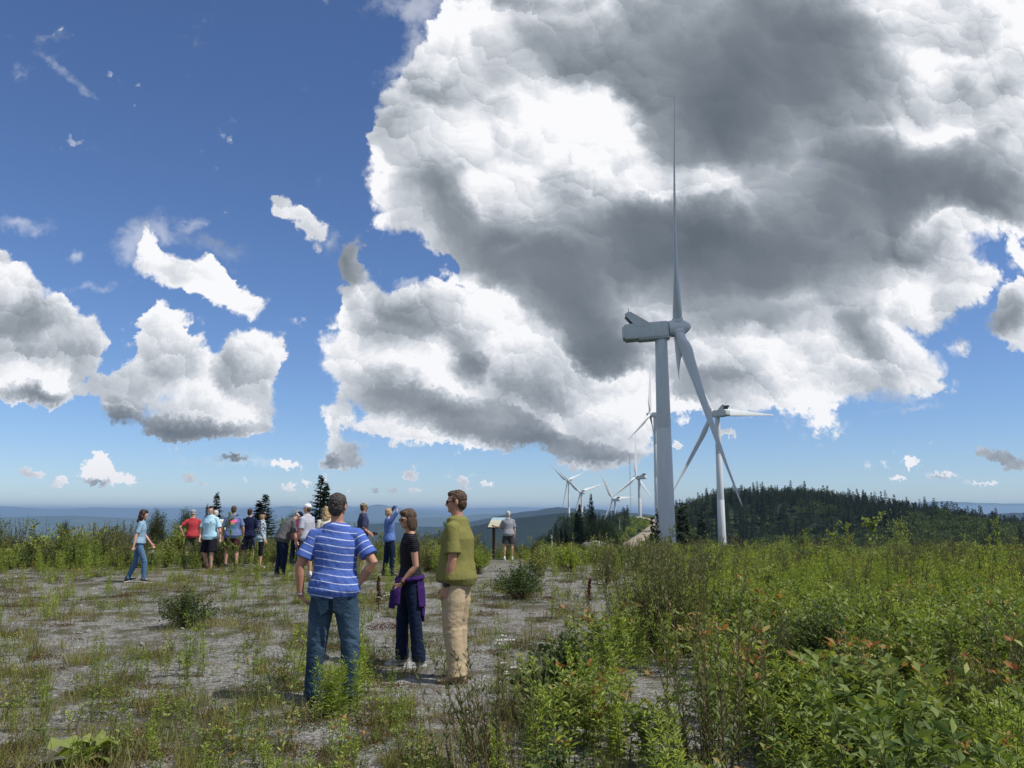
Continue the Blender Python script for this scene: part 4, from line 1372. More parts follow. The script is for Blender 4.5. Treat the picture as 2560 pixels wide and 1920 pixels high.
# ------------------------------------------------------------------ plant prototypes
P_GOLD = [goldenrod(101 + k, 4 + k % 3, .62, .07, 60) for k in range(4)]
P_GOLDF = [goldenrod(111 + k, 5, .75, .09, 60, fl=1) for k in range(2)]
P_GOLDS = [goldenrod(121 + k, 2 + k, .26, .04, 34, ll=.05, lw=.010) for k in range(3)]
P_HERB = [herb(131 + k, 6, .55, .12) for k in range(4)]
P_HERBL = [herb(141 + k, 7, .62, .14, ll=.10, lw=.036, nl=18) for k in range(3)]
P_HERBS = [herb(151 + k, 3, .22, .05, ll=.05, lw=.018, branch=1, nl=10) for k in range(3)]
P_WILL = [willow(161 + k, 30, .95, .26, 50) for k in range(3)]
P_BUSH = [bush(171 + k, .62, .42, 60, 22) for k in range(3)]
P_BUSHL = [bush(181 + k, .7, .42, 46, 16, .075, .045, ML_POPL) for k in range(2)]
P_SAP = [sapling(191 + k) for k in range(3)]
P_GRASS = [grass(201 + k) for k in range(3)]
P_SORREL = [mat_patch(211 + k) for k in range(3)]
P_MOSS = [mat_patch(221 + k, 200, .22, .03, ML_BUSH, .018, .012) for k in range(2)]
P_YARROW = [yarrow(231 + k) for k in range(2)]


def gxy(px, py):
    "ground point of the plateau seen at a pixel"
    Y = 30.0
    d = dirpx(px, py)
    for _ in range(30):
        x = d.x / d.y * Y
        z = hz(x, Y)
        Yn = (EYE - z) / (-d.z / d.y) if d.z < 0 else 60
        Y = .5 * Y + .5 * min(Yn, 60)
    x = d.x / d.y * Y
    return Vector((x, Y, hz(x, Y)))


def meadow():
    r = np.random.RandomState(77)
    protos = P_GOLD + P_GOLDF + P_GOLDS + P_HERB + P_HERBL + P_HERBS + P_WILL + P_BUSH + P_BUSHL + P_SAP + P_GRASS + P_SORREL + P_MOSS + P_YARROW
    off = {}; k = 0
    for nm, L in (('gold', P_GOLD), ('goldf', P_GOLDF), ('golds', P_GOLDS), ('herb', P_HERB), ('herbl', P_HERBL), ('herbs', P_HERBS), ('will', P_WILL), ('bush', P_BUSH), ('bushl', P_BUSHL), ('sap', P_SAP), ('grass', P_GRASS), ('sorrel', P_SORREL), ('moss', P_MOSS), ('yarrow', P_YARROW)):
        off[nm] = (k, len(L)); k += len(L)
    X = []; Y = []; I = []; S = []
    def edge(y): return np.interp(y, GRAVEL_EDGE_Y, GRAVEL_EDGE_X)
    def zone(x, y):
        "1 in dense growth, 0 on open gravel"
        n = fbm(x / 1.7, y / 1.7, 3, 41) * np.clip(y / 9, .5, 1.5)
        right = np.clip((x - edge(y) - n * .8) / 1.1 + .3, 0, 1)
        back_y = 21.0 + 2.4 * fbm(x / 3, x * 0 + 7, 2, 5) + 3.6 * np.clip((x + 11) / 2.5, 0, 1) - 4.4 * np.clip((x + 3.2) / .8, 0, 1) + 5.5 * np.clip((x - 1.3) / .5, 0, 1)
        back = np.clip((y - back_y) / 2.2, 0, 1)
        return np.clip(np.maximum(right, back), 0, 1)
    def sow(n0, y0, y1, kinds, cond, s0=.8, s1=1.2, pw=2.0, x0=None, x1=None):
        n = int(n0 * 1.28)
        y = (r.uniform(y0 ** pw, y1 ** pw, n)) ** (1 / pw)
        hw = y * .70 + 3.2
        n = int(n)
        x = r.uniform(-1, 1, n) * hw if x0 is None else r.uniform(x0, x1, n)
        p = cond(x, y)
        k_ = r.rand(n) < p
        x, y = x[k_], y[k_]
        names = [q[0] for q in kinds]; w = np.array([q[1] for q in kinds], float); w /= w.sum()
        ch = r.choice(len(names), len(x), p=w)
        o = np.array([off[q][0] for q in names])[ch]; c = np.array([off[q][1] for q in names])[ch]
        X.append(x); Y.append(y); I.append(o + (r.rand(len(x)) * c).astype(int)); S.append(r.uniform(s0, s1, len(x)))
    def patch(sc, seed, lo=-.1, hi=.25):
        return lambda x, y: np.clip((fbm(x / sc, y / sc, 3, seed) - lo) / (hi - lo), 0, 1)
    pa, pb, pc, pd, pe = patch(1.6, 51), patch(2.2, 52), patch(2.8, 53), patch(1.3, 54), patch(4, 55)
    near_ok = lambda x, y: (np.hypot(x, y) > 3.4)
    hr = lambda x, y: zone(x, y) * near_ok(x, y)
    # dense growth
    sow(2100, 3.2, 13, [('herb', 4), ('herbl', 2), ('gold', 6)], lambda x, y: hr(x, y) * (.35 + .65 * pa(x, y)), .75, 1.2)
    sow(2000, 3.2, 16, [('gold', 5), ('golds', 3), ('goldf', .05)], lambda x, y: hr(x, y) * pb(x, y), .75, 1.25)
    sow(2600, 3.2, 16, [('herbs', 3), ('golds', 3), ('grass', 4)], hr, .8, 1.5)
    sow(300, 4, 16, [('bush', 3), ('will', 1.2), ('bushl', .5)], lambda x, y: hr(x, y) * pc(x, y), .6, 1.1)
    sow(4200, 13, 34, [('herb', 4), ('gold', 4), ('goldf', .08), ('golds', 1), ('bush', 1.2), ('will', .8)], lambda x, y: hr(x, y) * (.3 + .7 * pa(x, y)), .7, 1.15)
    sow(1500, 13, 34, [('grass', 2), ('golds', 3), ('herbs', 3)], hr, .9, 1.8)
    sow(900, 20, 36, [('sap', .35), ('bushl', 2), ('bush', 2.5), ('will', 1), ('goldf', .15)], lambda x, y: hr(x, y) * np.where(x < -2.5, 1, .5), .7, 1.15)
    sow(1500, 4.5, 22, [('gold', 5), ('goldf', .1)], lambda x, y: hr(x, y) * (patch(1.9, 57, .12, .2)(x, y)), 1.1, 1.45)
    sow(500, 5, 22, [('will', 3), ('bush', 1)], lambda x, y: hr(x, y) * (patch(2.6, 58, .12, .2)(x, y)), .8, 1.25)
    # bushes along the brow, where the plateau falls away
    sow(1500, 29, 50, [('bush', 4), ('will', 2), ('sap', 1.2), ('bushl', 2), ('gold', 1)], lambda x, y: np.clip(hr(x, y), .3, 1) * np.where((x / y > .02) & (x / y < .22), .35, 1), .6, 1.05)
    sow(900, 24, 34, [('will', 3), ('bush', 4), ('bushl', 1)], lambda x, y: (x < -6) * (.12 + .88 * pd(x, y)), .6, 1.75)
    sow(1400, 45, 95, [('bush', 4), ('will', 1), ('bushl', 2), ('sap', 1)], lambda x, y: np.ones(len(x)) * (x > -14) * ((x / y < .03) | (x / y > .24)), 1.3, 2.2)
    # open gravel: tufts, small weeds, red sorrel and moss mats
    go = lambda x, y: (1 - zone(x, y)) * near_ok(x, y)
    sow(3300, 3.4, 24, [('golds', 3), ('herbs', 2.2), ('grass', 3), ('gold', .35), ('yarrow', .05)], lambda x, y: go(x, y) * np.clip(pa(x, y) * .8 + pe(x, y) * .3 + np.clip(.9 - y / 14, 0, .35), .04, 1), .55, 1.1, 1.7)
    sow(6000, 3.4, 24, [('sorrel', 4), ('moss', 4), ('grass', 3)], lambda x, y: go(x, y) * np.clip(pd(x, y) * .9 + np.clip(.9 - y / 10, 0, .3), .05, 1), .6, 1.3, 1.7)
    sow(2600, 3.4, 8.5, [('sorrel', 3), ('moss', 2), ('grass', 3), ('golds', 2), ('herbs', 2)], lambda x, y: go(x, y) * np.clip((x + 3.2) / 2.0, 0.15, 1), .6, 1.2, 1.7)
    sow(500, 19, 25, [('golds', 3), ('gold', 2), ('herbs', 2), ('grass', 2)], lambda x, y: go(x, y) * .8, .8, 1.2)
    X = np.concatenate(X); Y = np.concatenate(Y); I = np.concatenate(I); S = np.concatenate(S)
    # keep the standing people and the boards clear
    keep = np.ones(len(X), bool)
    small = S < 0
    for px, py, rad in CLEAR:
        g = gxy(px, py)
        keep &= np.hypot(X - g.x, Y - g.y) > rad
    X, Y, I, S = X[keep], Y[keep], I[keep], S[keep]
    Z = height(X, Y)
    print('meadow plants', len(X))
    small_ids = set()
    for nm in ('golds', 'herbs', 'grass', 'sorrel', 'moss', 'yarrow'):
        a, c = off[nm]; small_ids |= set(range(a, a + c))
    sm = np.array([i in small_ids for i in I])
    rz = r.uniform(0, 6.28, len(X))
    P = np.stack([X, Y, Z - .005], 1)
    scatter('undergrowth', protos, P[~sm], I[~sm], rz[~sm], S[~sm], "dense knee-high goldenrod, leafy herbs and brush covering the ground beyond the gravel", 'undergrowth', .06)
    scatter('low_weeds', protos, P[sm], I[sm], rz[sm], S[sm], "low weeds, grass tufts and reddish sorrel growing through the gravel", 'weeds', .05)


# px, py of ground spots kept free, and radius
CLEAR = [(826, 1762, .40), (1020, 1664, .45), (1665, 1720, .5), (1640, 1790, .45), (1690, 1850, .4), (1141, 1702, .55), (1130, 1760, .4), (1110, 1830, .35), (1010, 1740, .3), (826, 1850, .25), (340, 1457, .7), (520, 1425, .6), (710, 1440, .6), (975, 1440, .6), (905, 1420, .5), (1268, 1389, 1.3), (1270, 1396, 1.5), (1265, 1405, 1.6), (1265, 1418, 1.5), (1262, 1434, 1.3), (1262, 1450, 1.0)]
meadow()


# ------------------------------------------------------------------ single plants one can point to
def single(src, name, px, py, s, label, cat='shrub', rz=0.0, sx=1.0, D=None, dz=0):
    g = gxy(px, py)
    if D: x = (px - 1280) / FPX * D; g = Vector((x, D, hz(x, D)))
    o = bpy.data.objects.new(name, src.data); COL.objects.link(o)
    o.location = (g.x, g.y, g.z + dz); o.scale = (s * sx, s * sx, s); o.rotation_euler = (0, 0, rz)
    return tag(o, label, cat)


big_willow = willow(301, 140, 1.35, .70, 74, .055, .013, .25)
single(big_willow, 'willow_shrub', 1665, 1640, 1.0, "tall upright many-stemmed willow shrub, tallest plant at the near edge of the brush")
single(bush(302, .62, .80, 130, 26, .05, .024), 'leafy_bush', 1302, 1497, 1.0, "wide green bush on the gravel right of the man in the olive shirt")
single(bush(303, .5, .48, 110, 26, .045, .022), 'leafy_bush', 462, 1568, 1.0, "dark rounded bush alone on the open gravel at left")
single(mat_patch(304, 500, .55, .12, ML_BUSH, .04, .02, 'low_bush'), 'low_bush', 590, 1545, 1.0, "flat low growth stretching right from the dark rounded bush", sx=1.2)
single(goldenrod(305, 26, .46, .10, 60, ll=.085, lw=.012), 'goldenrod', 838, 1785, 1.0, "bright yellow-green goldenrod clump at the heel of the man in the striped shirt", 'goldenrod')
single(goldenrod(306, 7, .42, .09, 50), 'goldenrod', 900, 1700, 1.0, "goldenrod clump between the striped shirt man and the woman in black", 'goldenrod')
single(deadstalk(307, .56), 'dead_dock_stalk', 946, 1528, 1.0, "dead brown dock stalk standing on the gravel behind the woman in black", 'dead plant')
single(deadstalk(308, .50), 'dead_dock_stalk', 1473, 1524, 1.0, "dead reddish dock stalk standing alone right of the wide bush", 'dead plant')
single(rosette(309), 'broad_leaf_rosette', 215, 1910, 1.0, "pale green plant with big round leaves at the bottom left corner", 'plant')
single(mat_patch(310, 300, .28, .10, M_DEAD, .045, .015, 'dead_weeds'), 'dead_weeds', 965, 1572, 1.0, "flattened rust-brown dead weeds behind the woman in black", 'dead plant')
single(goldenrod(311, 22, .95, .26, 90, fl=1, ll=.07, lw=.011), 'goldenrod', 2485, 1620, 1.0, "tall feathery yellow-green goldenrod stand at the right edge", 'goldenrod')
single(goldenrod(312, 16, .9, .20, 90, fl=0, ll=.07, lw=.011), 'goldenrod', 2340, 1520, 1.0, "feathery green goldenrod stand left of the tall yellow-green one", 'goldenrod')
single(bush(313, .78, .70, 140, 24, .06, .026), 'leafy_bush', 2060, 1745, 1.0, "dense dark green bush in the middle of the brush on the right")
single(bush(314, .62, .42, 90, 24, .055, .026), 'leafy_bush', 1405, 1800, 1.0, "dark leafy bush near the bottom, left of the willow shrub")
single(goldenrod(315, 14, .62, .12, 70), 'goldenrod', 1770, 1800, 1.0, "light green goldenrod clump in front of the willow shrub", 'goldenrod')
single(goldenrod(316, 6, .50, .06, 60, ll=.08, lw=.014), 'goldenrod', 1530, 1905, 1.0, "upright goldenrod stems near the bottom edge, centre right", 'goldenrod')
single(herb(317, 14, .62, .25, .12, .042, 3, 20), 'herb', 2010, 1912, 1.0, "leafy herb with orange-red shoot tips at the bottom edge, right of centre", 'plant')
single(herb(318, 12, .66, .22, .13, .046, 3, 20), 'herb', 2230, 1900, 1.0, "large-leaved herb with reddish tips near the bottom right corner", 'plant')
single(willow(319, 50, 1.0, .42, 56, .05, .012, .3), 'willow_shrub', 70, 1436, 1.5, "tall willow shrub standing against the valley at the far left", D=26)
single(willow(320, 40, 1.0, .35, 56, .05, .012, .3), 'willow_shrub', 320, 1436, 1.45, "willow shrub with upright wands behind the walking girl", D=27)
single(goldenrod(321, 30, 1.0, .30, 70, fl=1), 'goldenrod', 222, 1440, 1.25, "bright goldenrod patch in bloom at the left brow", 'goldenrod', D=23.5)
single(sapling(322, 1.5, .085, .07, 130, .45), 'sapling', 595, 1440, 1.0, "pale big-leaved sapling in front of the man in the blue graphic shirt", 'sapling', D=22.5)
single(sapling(323, 1.5, .09, .075, 150, .5), 'sapling', 2150, 1440, 1.0, "pale big-leaved sapling standing out on the skyline of the brush", 'sapling', D=20)
single(sapling(324, 1.5, .09, .075, 150, .5), 'sapling', 2060, 1440, .85, "second pale sapling left of the one on the brush skyline", 'sapling', D=20)
single(sapling(325, 1.5, .09, .075, 150, .5), 'sapling', 1110, 1440, 1.0, "pale sapling in the gap left of the olive shirt", 'sapling', D=27)
for k_, (bx, by, bd, bh, bl) in enumerate([(1075, 1428, 23, .62, "light green bush in the gap between the woman in black and the olive shirt"), (1195, 1436, 21.5, .60, "bright green bush right of the olive shirt, before the far man"),
                                           (1345, 1430, 21, .66, "bright green bush right of the far man, behind the wide bush"), (1420, 1424, 22.5, .72, "taller green bush at the brow above the lone dead dock stalk")]):
    single(bush(340 + k_, bh, .55, 90, 24, .055, .024, ML_GOLD if k_ % 2 else ML_HERB), 'leafy_bush', bx, by, 1.0, bl, D=bd)
single(yarrow(326), 'yarrow', 1278, 1745, .9, "white yarrow flowers right of the olive shirt man's boots", 'flower')


# ------------------------------------------------------------------ stones
def rock_mesh(seed, flat=.5, sub=3, jag=.28):
    bm = bmesh.new(); bmesh.ops.create_icosphere(bm, subdivisions=sub, radius=1)
    r = random.Random(seed)
    cuts = [(Vector((r.gauss(0, 1), r.gauss(0, 1), r.gauss(0, 1))).normalized(), r.uniform(.55, .85)) for _ in range(9)]
    for v in bm.verts:
        c = v.co.copy()
        for n, d in cuts:
            k = c.dot(n) - d
            if k > 0: c -= n * k * .92
        v.co = Vector((c.x, c.y, c.z * flat))
    V = [tuple(v.co) for v in bm.verts]; F = [tuple(v.index for v in f.verts) for f in bm.faces]; bm.free()
    return V, F


def mat_rock():
    m, h, out = new_mat('grey_schist')
    tc = h.n('ShaderNodeTexCoord'); oi = h.n('ShaderNodeObjectInfo')
    n = h.noise(tc.outputs['Object'], 2.2, 8, .7); n2 = h.noise(tc.outputs['Object'], 14, 5, .7)
    c = h.ramp(n, [(.3, (.17, .175, .17)), (.5, (.29, .29, .28)), (.75, (.45, .44, .42))])
    c = h.mix(h.map(n2, .55, .7, 0, .5), c, (.14, .12, .09))
    hs = h.n('ShaderNodeHueSaturation'); h.link(c, hs.inputs['Color']); h.link(h.map(oi.outputs['Random'], 0, 1, .65, 1.35), hs.inputs['Value'])
    principled(h, out, hs.outputs[0], .85, .25, bump(h, n2, .6, .05))
    return m


M_ROCK = mat_rock()
PEB = [mesh_obj('pebble', *rock_mesh(400 + k, .45 + .1 * k, 1), M_ROCK, link=False) for k in range(4)]


def stones():
    r = np.random.RandomState(8)
    n = 24000
    y = r.uniform(3.2 ** 1.25, 20 ** 1.25, n) ** (1 / 1.25); x = r.uniform(-1, 1, n) * (y * .68 + .8)
    d = fbm(x / .8, y / .8, 3, 61)
    k = (r.rand(n) < np.clip(.55 + 1.2 * d, .1, 1)) & (x < np.interp(y, GRAVEL_EDGE_Y, GRAVEL_EDGE_X) + 1.2)
    x, y = x[k], y[k]
    s = .007 + .012 * r.rand(len(x)) ** 3 + (r.rand(len(x)) < .03) * r.uniform(.01, .045, len(x))
    P = np.stack([x, y, height(x, y) + s * .1], 1)
    scatter('pebbles', PEB, P, r.randint(0, 4, len(x)), r.uniform(0, 6.28, len(x)), s, "grey pebbles and broken stone scattered over the clearing", 'pebbles', .3)
    for px, py, s, lab in [(170, 1857, .11, "flat grey stone slab beside the big round leaves, bottom left"), (205, 1850, .08, "second flat stone touching the slab at bottom left"), (128, 1872, .07, "small flat stone left of the slab at bottom left"),
                           (905, 1712, .10, "pale flat stone between the striped shirt man and the olive shirt man"), (1012, 1705, .09, "grey stone in the shadow left of the tan trousers"), (410, 1605, .06, "dark stone on the gravel below the rounded bush"),
                           (1040, 1905, .06, "small pale stone at the bottom edge left of centre"), (1330, 1745, .07, "grey stone at the foot of the brush near the yarrow")]:
        g = gxy(px, py)
        o = mesh_obj('rock', *rock_mesh(int(px), .28), M_ROCK); o.location = g; o.scale = (s * 1.4, s, s); o.rotation_euler = (.1, 0, px)
        tag(o, lab, 'rock')
    x = (383 - 1280) / FPX * 24; o = mesh_obj('boulder', *rock_mesh(5, .8), M_ROCK); o.location = (x, 24.4, .25); o.scale = (.17, .17, .42); tag(o, "grey rounded boulder in the growth right of the walking girl", 'boulder')
    for k, (px, py, s) in enumerate([(1478, 1366, .55), (1496, 1361, .42), (1512, 1370, .5), (1487, 1373, .35)]):
        g = at(px, py, 37)
        o = mesh_obj('boulder', *rock_mesh(500 + k, .42), M_ROCK); o.location = (g.x, g.y + .3 * k, g.z); o.scale = (s, s * .8, s); o.rotation_euler = (.2 * k, .1, k)
        tag(o, ["leftmost grey boulder of the rock heap at the brow", "top boulder of the rock heap at the brow", "rightmost boulder of the rock heap at the brow", "small front boulder of the rock heap at the brow"][k], 'boulder')
    # dead branch lying on the gravel
    p = Plant(3); g = gxy(605, 1535)
    p.stem([(0, 0, .02), (.12, -.15, .05), (.2, -.38, .03), (.36, -.5, .02)], .012, .005, 0, 6)
    o = p.build('fallen_branch', [M_TWIG], link=True); o.location = g; tag(o, "bare curved branch lying on the gravel right of the rounded bush", 'branch')


stones()
# ------------------------------------------------------------------ people
def V3(*a): return Vector(a)


class Solid:
    "closed elliptical tubes and ellipsoids, merged afterwards into one continuous skin by a voxel remesh"
    def __init__(s): s.parts = []
    def chain(s, P, rx, ry=None, X=None, n=18, cap=True):
        P = [Vector(p) for p in P]; ry = ry or rx
        m = len(P); rings = []
        def frame(i):
            d = (P[min(i + 1, m - 1)] - P[max(i - 1, 0)]).normalized()
            x = Vector(X) if X is not None else d.orthogonal()
            x = (x - d * x.dot(d)).normalized()
            return d, x, d.cross(x)
        d, x, y = frame(0)
        if cap in (True, 'start'):
            for k, f in ((1, .45), (.75, .8)): rings.append(ring(P[0] - d * min(rx[0], ry[0]) * k * .9, rx[0] * f, ry[0] * f, n, x, y))
        for i in range(m):
            d, x, y = frame(i); rings.append(ring(P[i], rx[i], ry[i], n, x, y))
        if cap in (True, 'end'):
            for k, f in ((.75, .8), (1, .45)): rings.append(ring(P[-1] + d * min(rx[-1], ry[-1]) * k * .9, rx[-1] * f, ry[-1] * f, n, x, y))
        s.parts.append(skin_rings(rings))
        return s
    def ell(s, c, rx, ry, rz, X=V3(1, 0, 0), Z=V3(0, 0, 1), n=16):
        c = Vector(c); X = Vector(X).normalized(); Z = (Vector(Z) - X * Vector(Z).dot(X)).normalized(); Y = Z.cross(X)
        rings = []
        for k in range(n + 1):
            a = -math.pi / 2 + math.pi * (k * .98 + .01 * n) / n
            rings.append(ring(c + Z * rz * math.sin(a), rx * math.cos(a) + 1e-4, ry * math.cos(a) + 1e-4, n, X, Y))
        s.parts.append(skin_rings(rings)); return s


PENDING = []


def pend(name, solid, mat, parent, voxel=.009, smooth=3, post=None, mats=None):
    V, F = merge(solid.parts)
    o = mesh_obj(name, V, F, mat, parent, link=True, mats=mats)
    md = o.modifiers.new('remesh', 'REMESH'); md.mode = 'VOXEL'; md.voxel_size = voxel; md.use_smooth_shade = True
    if smooth:
        sm = o.modifiers.new('smooth', 'SMOOTH'); sm.iterations = smooth; sm.factor = .5
    PENDING.append((o, post))
    return o


def finish_people():
    dg = bpy.context.evaluated_depsgraph_get()
    new = [(o, bpy.data.meshes.new_from_object(o.evaluated_get(dg)), post) for o, post in PENDING]
    for o, me, post in new:
        mats = [m for m in o.data.materials]
        o.modifiers.clear(); o.data = me
        if not len(me.materials):
            for m in mats: me.materials.append(m)
        n = len(me.vertices)
        co = np.empty(n * 3, np.float32); me.vertices.foreach_get('co', co); co = co.reshape(-1, 3)
        if post:
            nr = np.empty(n * 3, np.float32); me.vertices.foreach_get('normal', nr); nr = nr.reshape(-1, 3)
            co2, attrs = post(co.astype(float), nr.astype(float))
            me.vertices.foreach_set('co', co2.astype(np.float32).ravel())
            for k, v in attrs.items():
                a = me.attributes.new(k, 'FLOAT', 'POINT'); a.data.foreach_set('value', v.astype(np.float32))
        me.polygons.foreach_set('use_smooth', np.ones(len(me.polygons), bool)); me.update()


def n3(co, k, seed=0):
    x, y, z = co.T * k
    return (fbm(x + .37 * z, y + .81 * z, 3, seed) + fbm(y * 1.1 - .4 * x, z * 1.2 + .3 * x, 3, seed + 7)) * .5


def folds(amp=.006, k=9, seed=0, zs=1.0, z0=None, z1=None, extra=None):
    def f(co, nr):
        q = co * np.array([1, 1, zs])
        w = np.ones(len(co)) * .45
        if z0 is not None: w += .9 * np.exp(-((co[:, 2] - z0) / .07) ** 2)
        if z1 is not None: w += .9 * np.exp(-((co[:, 2] - z1) / .09) ** 2)
        d = 1 - 2.2 * np.abs(n3(q, k, seed) * 1.6) + .5 * n3(q, k * 2.3, seed + 3)
        out = co + nr * (d * amp * w)[:, None]
        return out, (extra(co) if extra else {})
    return f


# ---- cloth, skin and hair materials
def mat_skin(name, col):
    m, h, out = new_mat(name)
    tc = h.n('ShaderNodeTexCoord'); n = h.noise(tc.outputs['Object'], 9, 5, .6)
    c = h.mix(h.map(n, .35, .7), col, (col[0] * 1.08, col[1] * .82, col[2] * .75))
    p = principled(h, out, c, .52, .35)
    p.inputs['Subsurface Weight'].default_value = 0.0
    return m


def mat_cloth(name, col, var=.12, weave=260, spec=.12, deco=None, bumpk=.25, mottled=0):
    m, h, out = new_mat(name)
    tc = h.n('ShaderNodeTexCoord'); P = tc.outputs['Object']
    n = h.noise(P, 7, 5, .65); f = h.noise(P, weave, 2, .5)
    c = h.mix(n, tuple(v * (1 - var) for v in col), tuple(min(1, v * (1 + var)) for v in col))
    if mottled: c = h.mix(h.map(h.noise(P, 28, 4, .7), .45, .6, 0, mottled), c, tuple(v * .5 for v in col))
    if deco: c = deco(h, P, c)
    hb = h.math('ADD', h.math('MULTIPLY', n, 1.5), h.math('MULTIPLY', f, .12))
    hb = h.math('ADD', hb, h.math('MULTIPLY', h.noise(P, 22, 3, .55, .6), .9))
    principled(h, out, c, .88, spec, bump(h, hb, bumpk, .03))
    return m


def deco_stripes(h, P, c):
    a = h.n('ShaderNodeAttribute', attribute_name='sc').outputs['Fac']
    fr = h.math('FRACT', h.math('DIVIDE', a, .062))
    line = h.map(h.math('ABSOLUTE', h.math('SUBTRACT', fr, .5)), .05, .075, 1, 0)
    c = h.mix(line, c, (.55, .60, .78))
    fr2 = h.math('FRACT', h.math('DIVIDE', a, .012))
    return h.mix(h.math('MULTIPLY', h.map(h.math('ABSOLUTE', h.math('SUBTRACT', fr2, .5)), .1, .3, 1, 0), .12), c, (.35, .42, .75))


def deco_thin(h, P, c):
    s = h.n('ShaderNodeSeparateXYZ'); h.link(P, s.inputs[0])
    fr = h.math('FRACT', h.math('DIVIDE', s.outputs[2], .021))
    return h.mix(h.map(h.math('ABSOLUTE', h.math('SUBTRACT', fr, .5)), .08, .16, .32, 0), c, (.10, .10, .13))


def box_mask(h, s, x0, x1, z0, z1, ymax=None, ymin=None):
    f = h.math('MULTIPLY', h.math('GREATER_THAN', s.outputs[0], x0), h.math('LESS_THAN', s.outputs[0], x1))
    f = h.math('MULTIPLY', f, h.math('MULTIPLY', h.math('GREATER_THAN', s.outputs[2], z0), h.math('LESS_THAN', s.outputs[2], z1)))
    if ymax is not None: f = h.math('MULTIPLY', f, h.math('LESS_THAN', s.outputs[1], ymax))
    if ymin is not None: f = h.math('MULTIPLY', f, h.math('GREATER_THAN', s.outputs[1], ymin))
    return f


def deco_backprint(h, P, c):
    s = h.n('ShaderNodeSeparateXYZ'); h.link(P, s.inputs[0])
    n = h.noise(P, 22, 2, .5)
    f1 = box_mask(h, s, -.13, .13, 1.33, 1.42, ymax=0)
    f2 = box_mask(h, s, -.06, .08, 1.28, 1.35, ymax=0)
    f3 = box_mask(h, s, -.11, .12, 1.08, 1.29, ymax=0)
    strk = h.map(h.math('FRACT', h.math('MULTIPLY', s.outputs[0], 22)), .45, .5, 0, 1)
    c = h.mix(h.math('MULTIPLY', f3, h.math('MULTIPLY', strk, h.map(n, .4, .5))), c, (.05, .20, .26))
    c = h.mix(h.math('MULTIPLY', f1, h.map(n, .36, .42)), c, (.85, .13, .35))
    return h.mix(h.math('MULTIPLY', f2, h.map(n, .45, .5)), c, (.85, .45, .15))


def deco_girl(h, P, c):
    s = h.n('ShaderNodeSeparateXYZ'); h.link(P, s.inputs[0])
    f = box_mask(h, s, -.05, .05, 1.17, 1.23, ymin=0)
    n = h.noise(P, 40, 1, .5)
    return h.mix(h.math('MULTIPLY', f, h.map(n, .42, .5)), c, (.04, .10, .16))


def deco_boy(h, P, c):
    s = h.n('ShaderNodeSeparateXYZ'); h.link(P, s.inputs[0])
    f = box_mask(h, s, -.11, -.07, 1.32, 1.345, ymin=0)
    c = h.mix(f, c, (.03, .06, .10))
    g = box_mask(h, s, -.02, .0, 1.03, 1.05, ymin=0)
    return h.mix(g, c, (.12, .25, .35))


def deco_jeans(h, P, c):
    n = h.noise(P, 5, 3, .5)
    sp = h.n('ShaderNodeSeparateXYZ'); h.link(P, sp.inputs[0])
    th = h.map(h.math('ABSOLUTE', h.math('SUBTRACT', sp.outputs[2], .62)), .05, .28, 1, 0)
    return h.mix(h.math('MULTIPLY', h.math('MULTIPLY', th, n), .55), c, (.13, .20, .29))


def deco_pattern(h, P, c):
    n = h.noise(P, 26, 3, .7)
    c = h.mix(h.map(n, .46, .52), c, (.03, .045, .08))
    s = h.n('ShaderNodeSeparateXYZ'); h.link(P, s.inputs[0])
    return h.mix(h.map(s.outputs[2], .98, 1.0, .7, 0), c, (.35, .55, .65))


def deco_camo(h, P, c):
    c = h.mix(h.map(h.noise(P, 16, 2, .5), .5, .53), c, (.09, .08, .05))
    return h.mix(h.map(h.noise(P, 21, 2, .5), .58, .6), c, (.33, .30, .22))


def mat_hair(name, col, col2, scale=60):
    m, h, out = new_mat(name)
    tc = h.n('ShaderNodeTexCoord')
    mp = h.n('ShaderNodeMapping'); h.link(tc.outputs['Object'], mp.inputs[0]); mp.inputs[3].default_value = (1, 1, .25)
    n = h.noise(mp.outputs[0], scale, 5, .7)
    c = h.mix(h.map(n, .35, .68), col, col2)
    principled(h, out, c, .5, .3, bump(h, n, .9, .012))
    return m


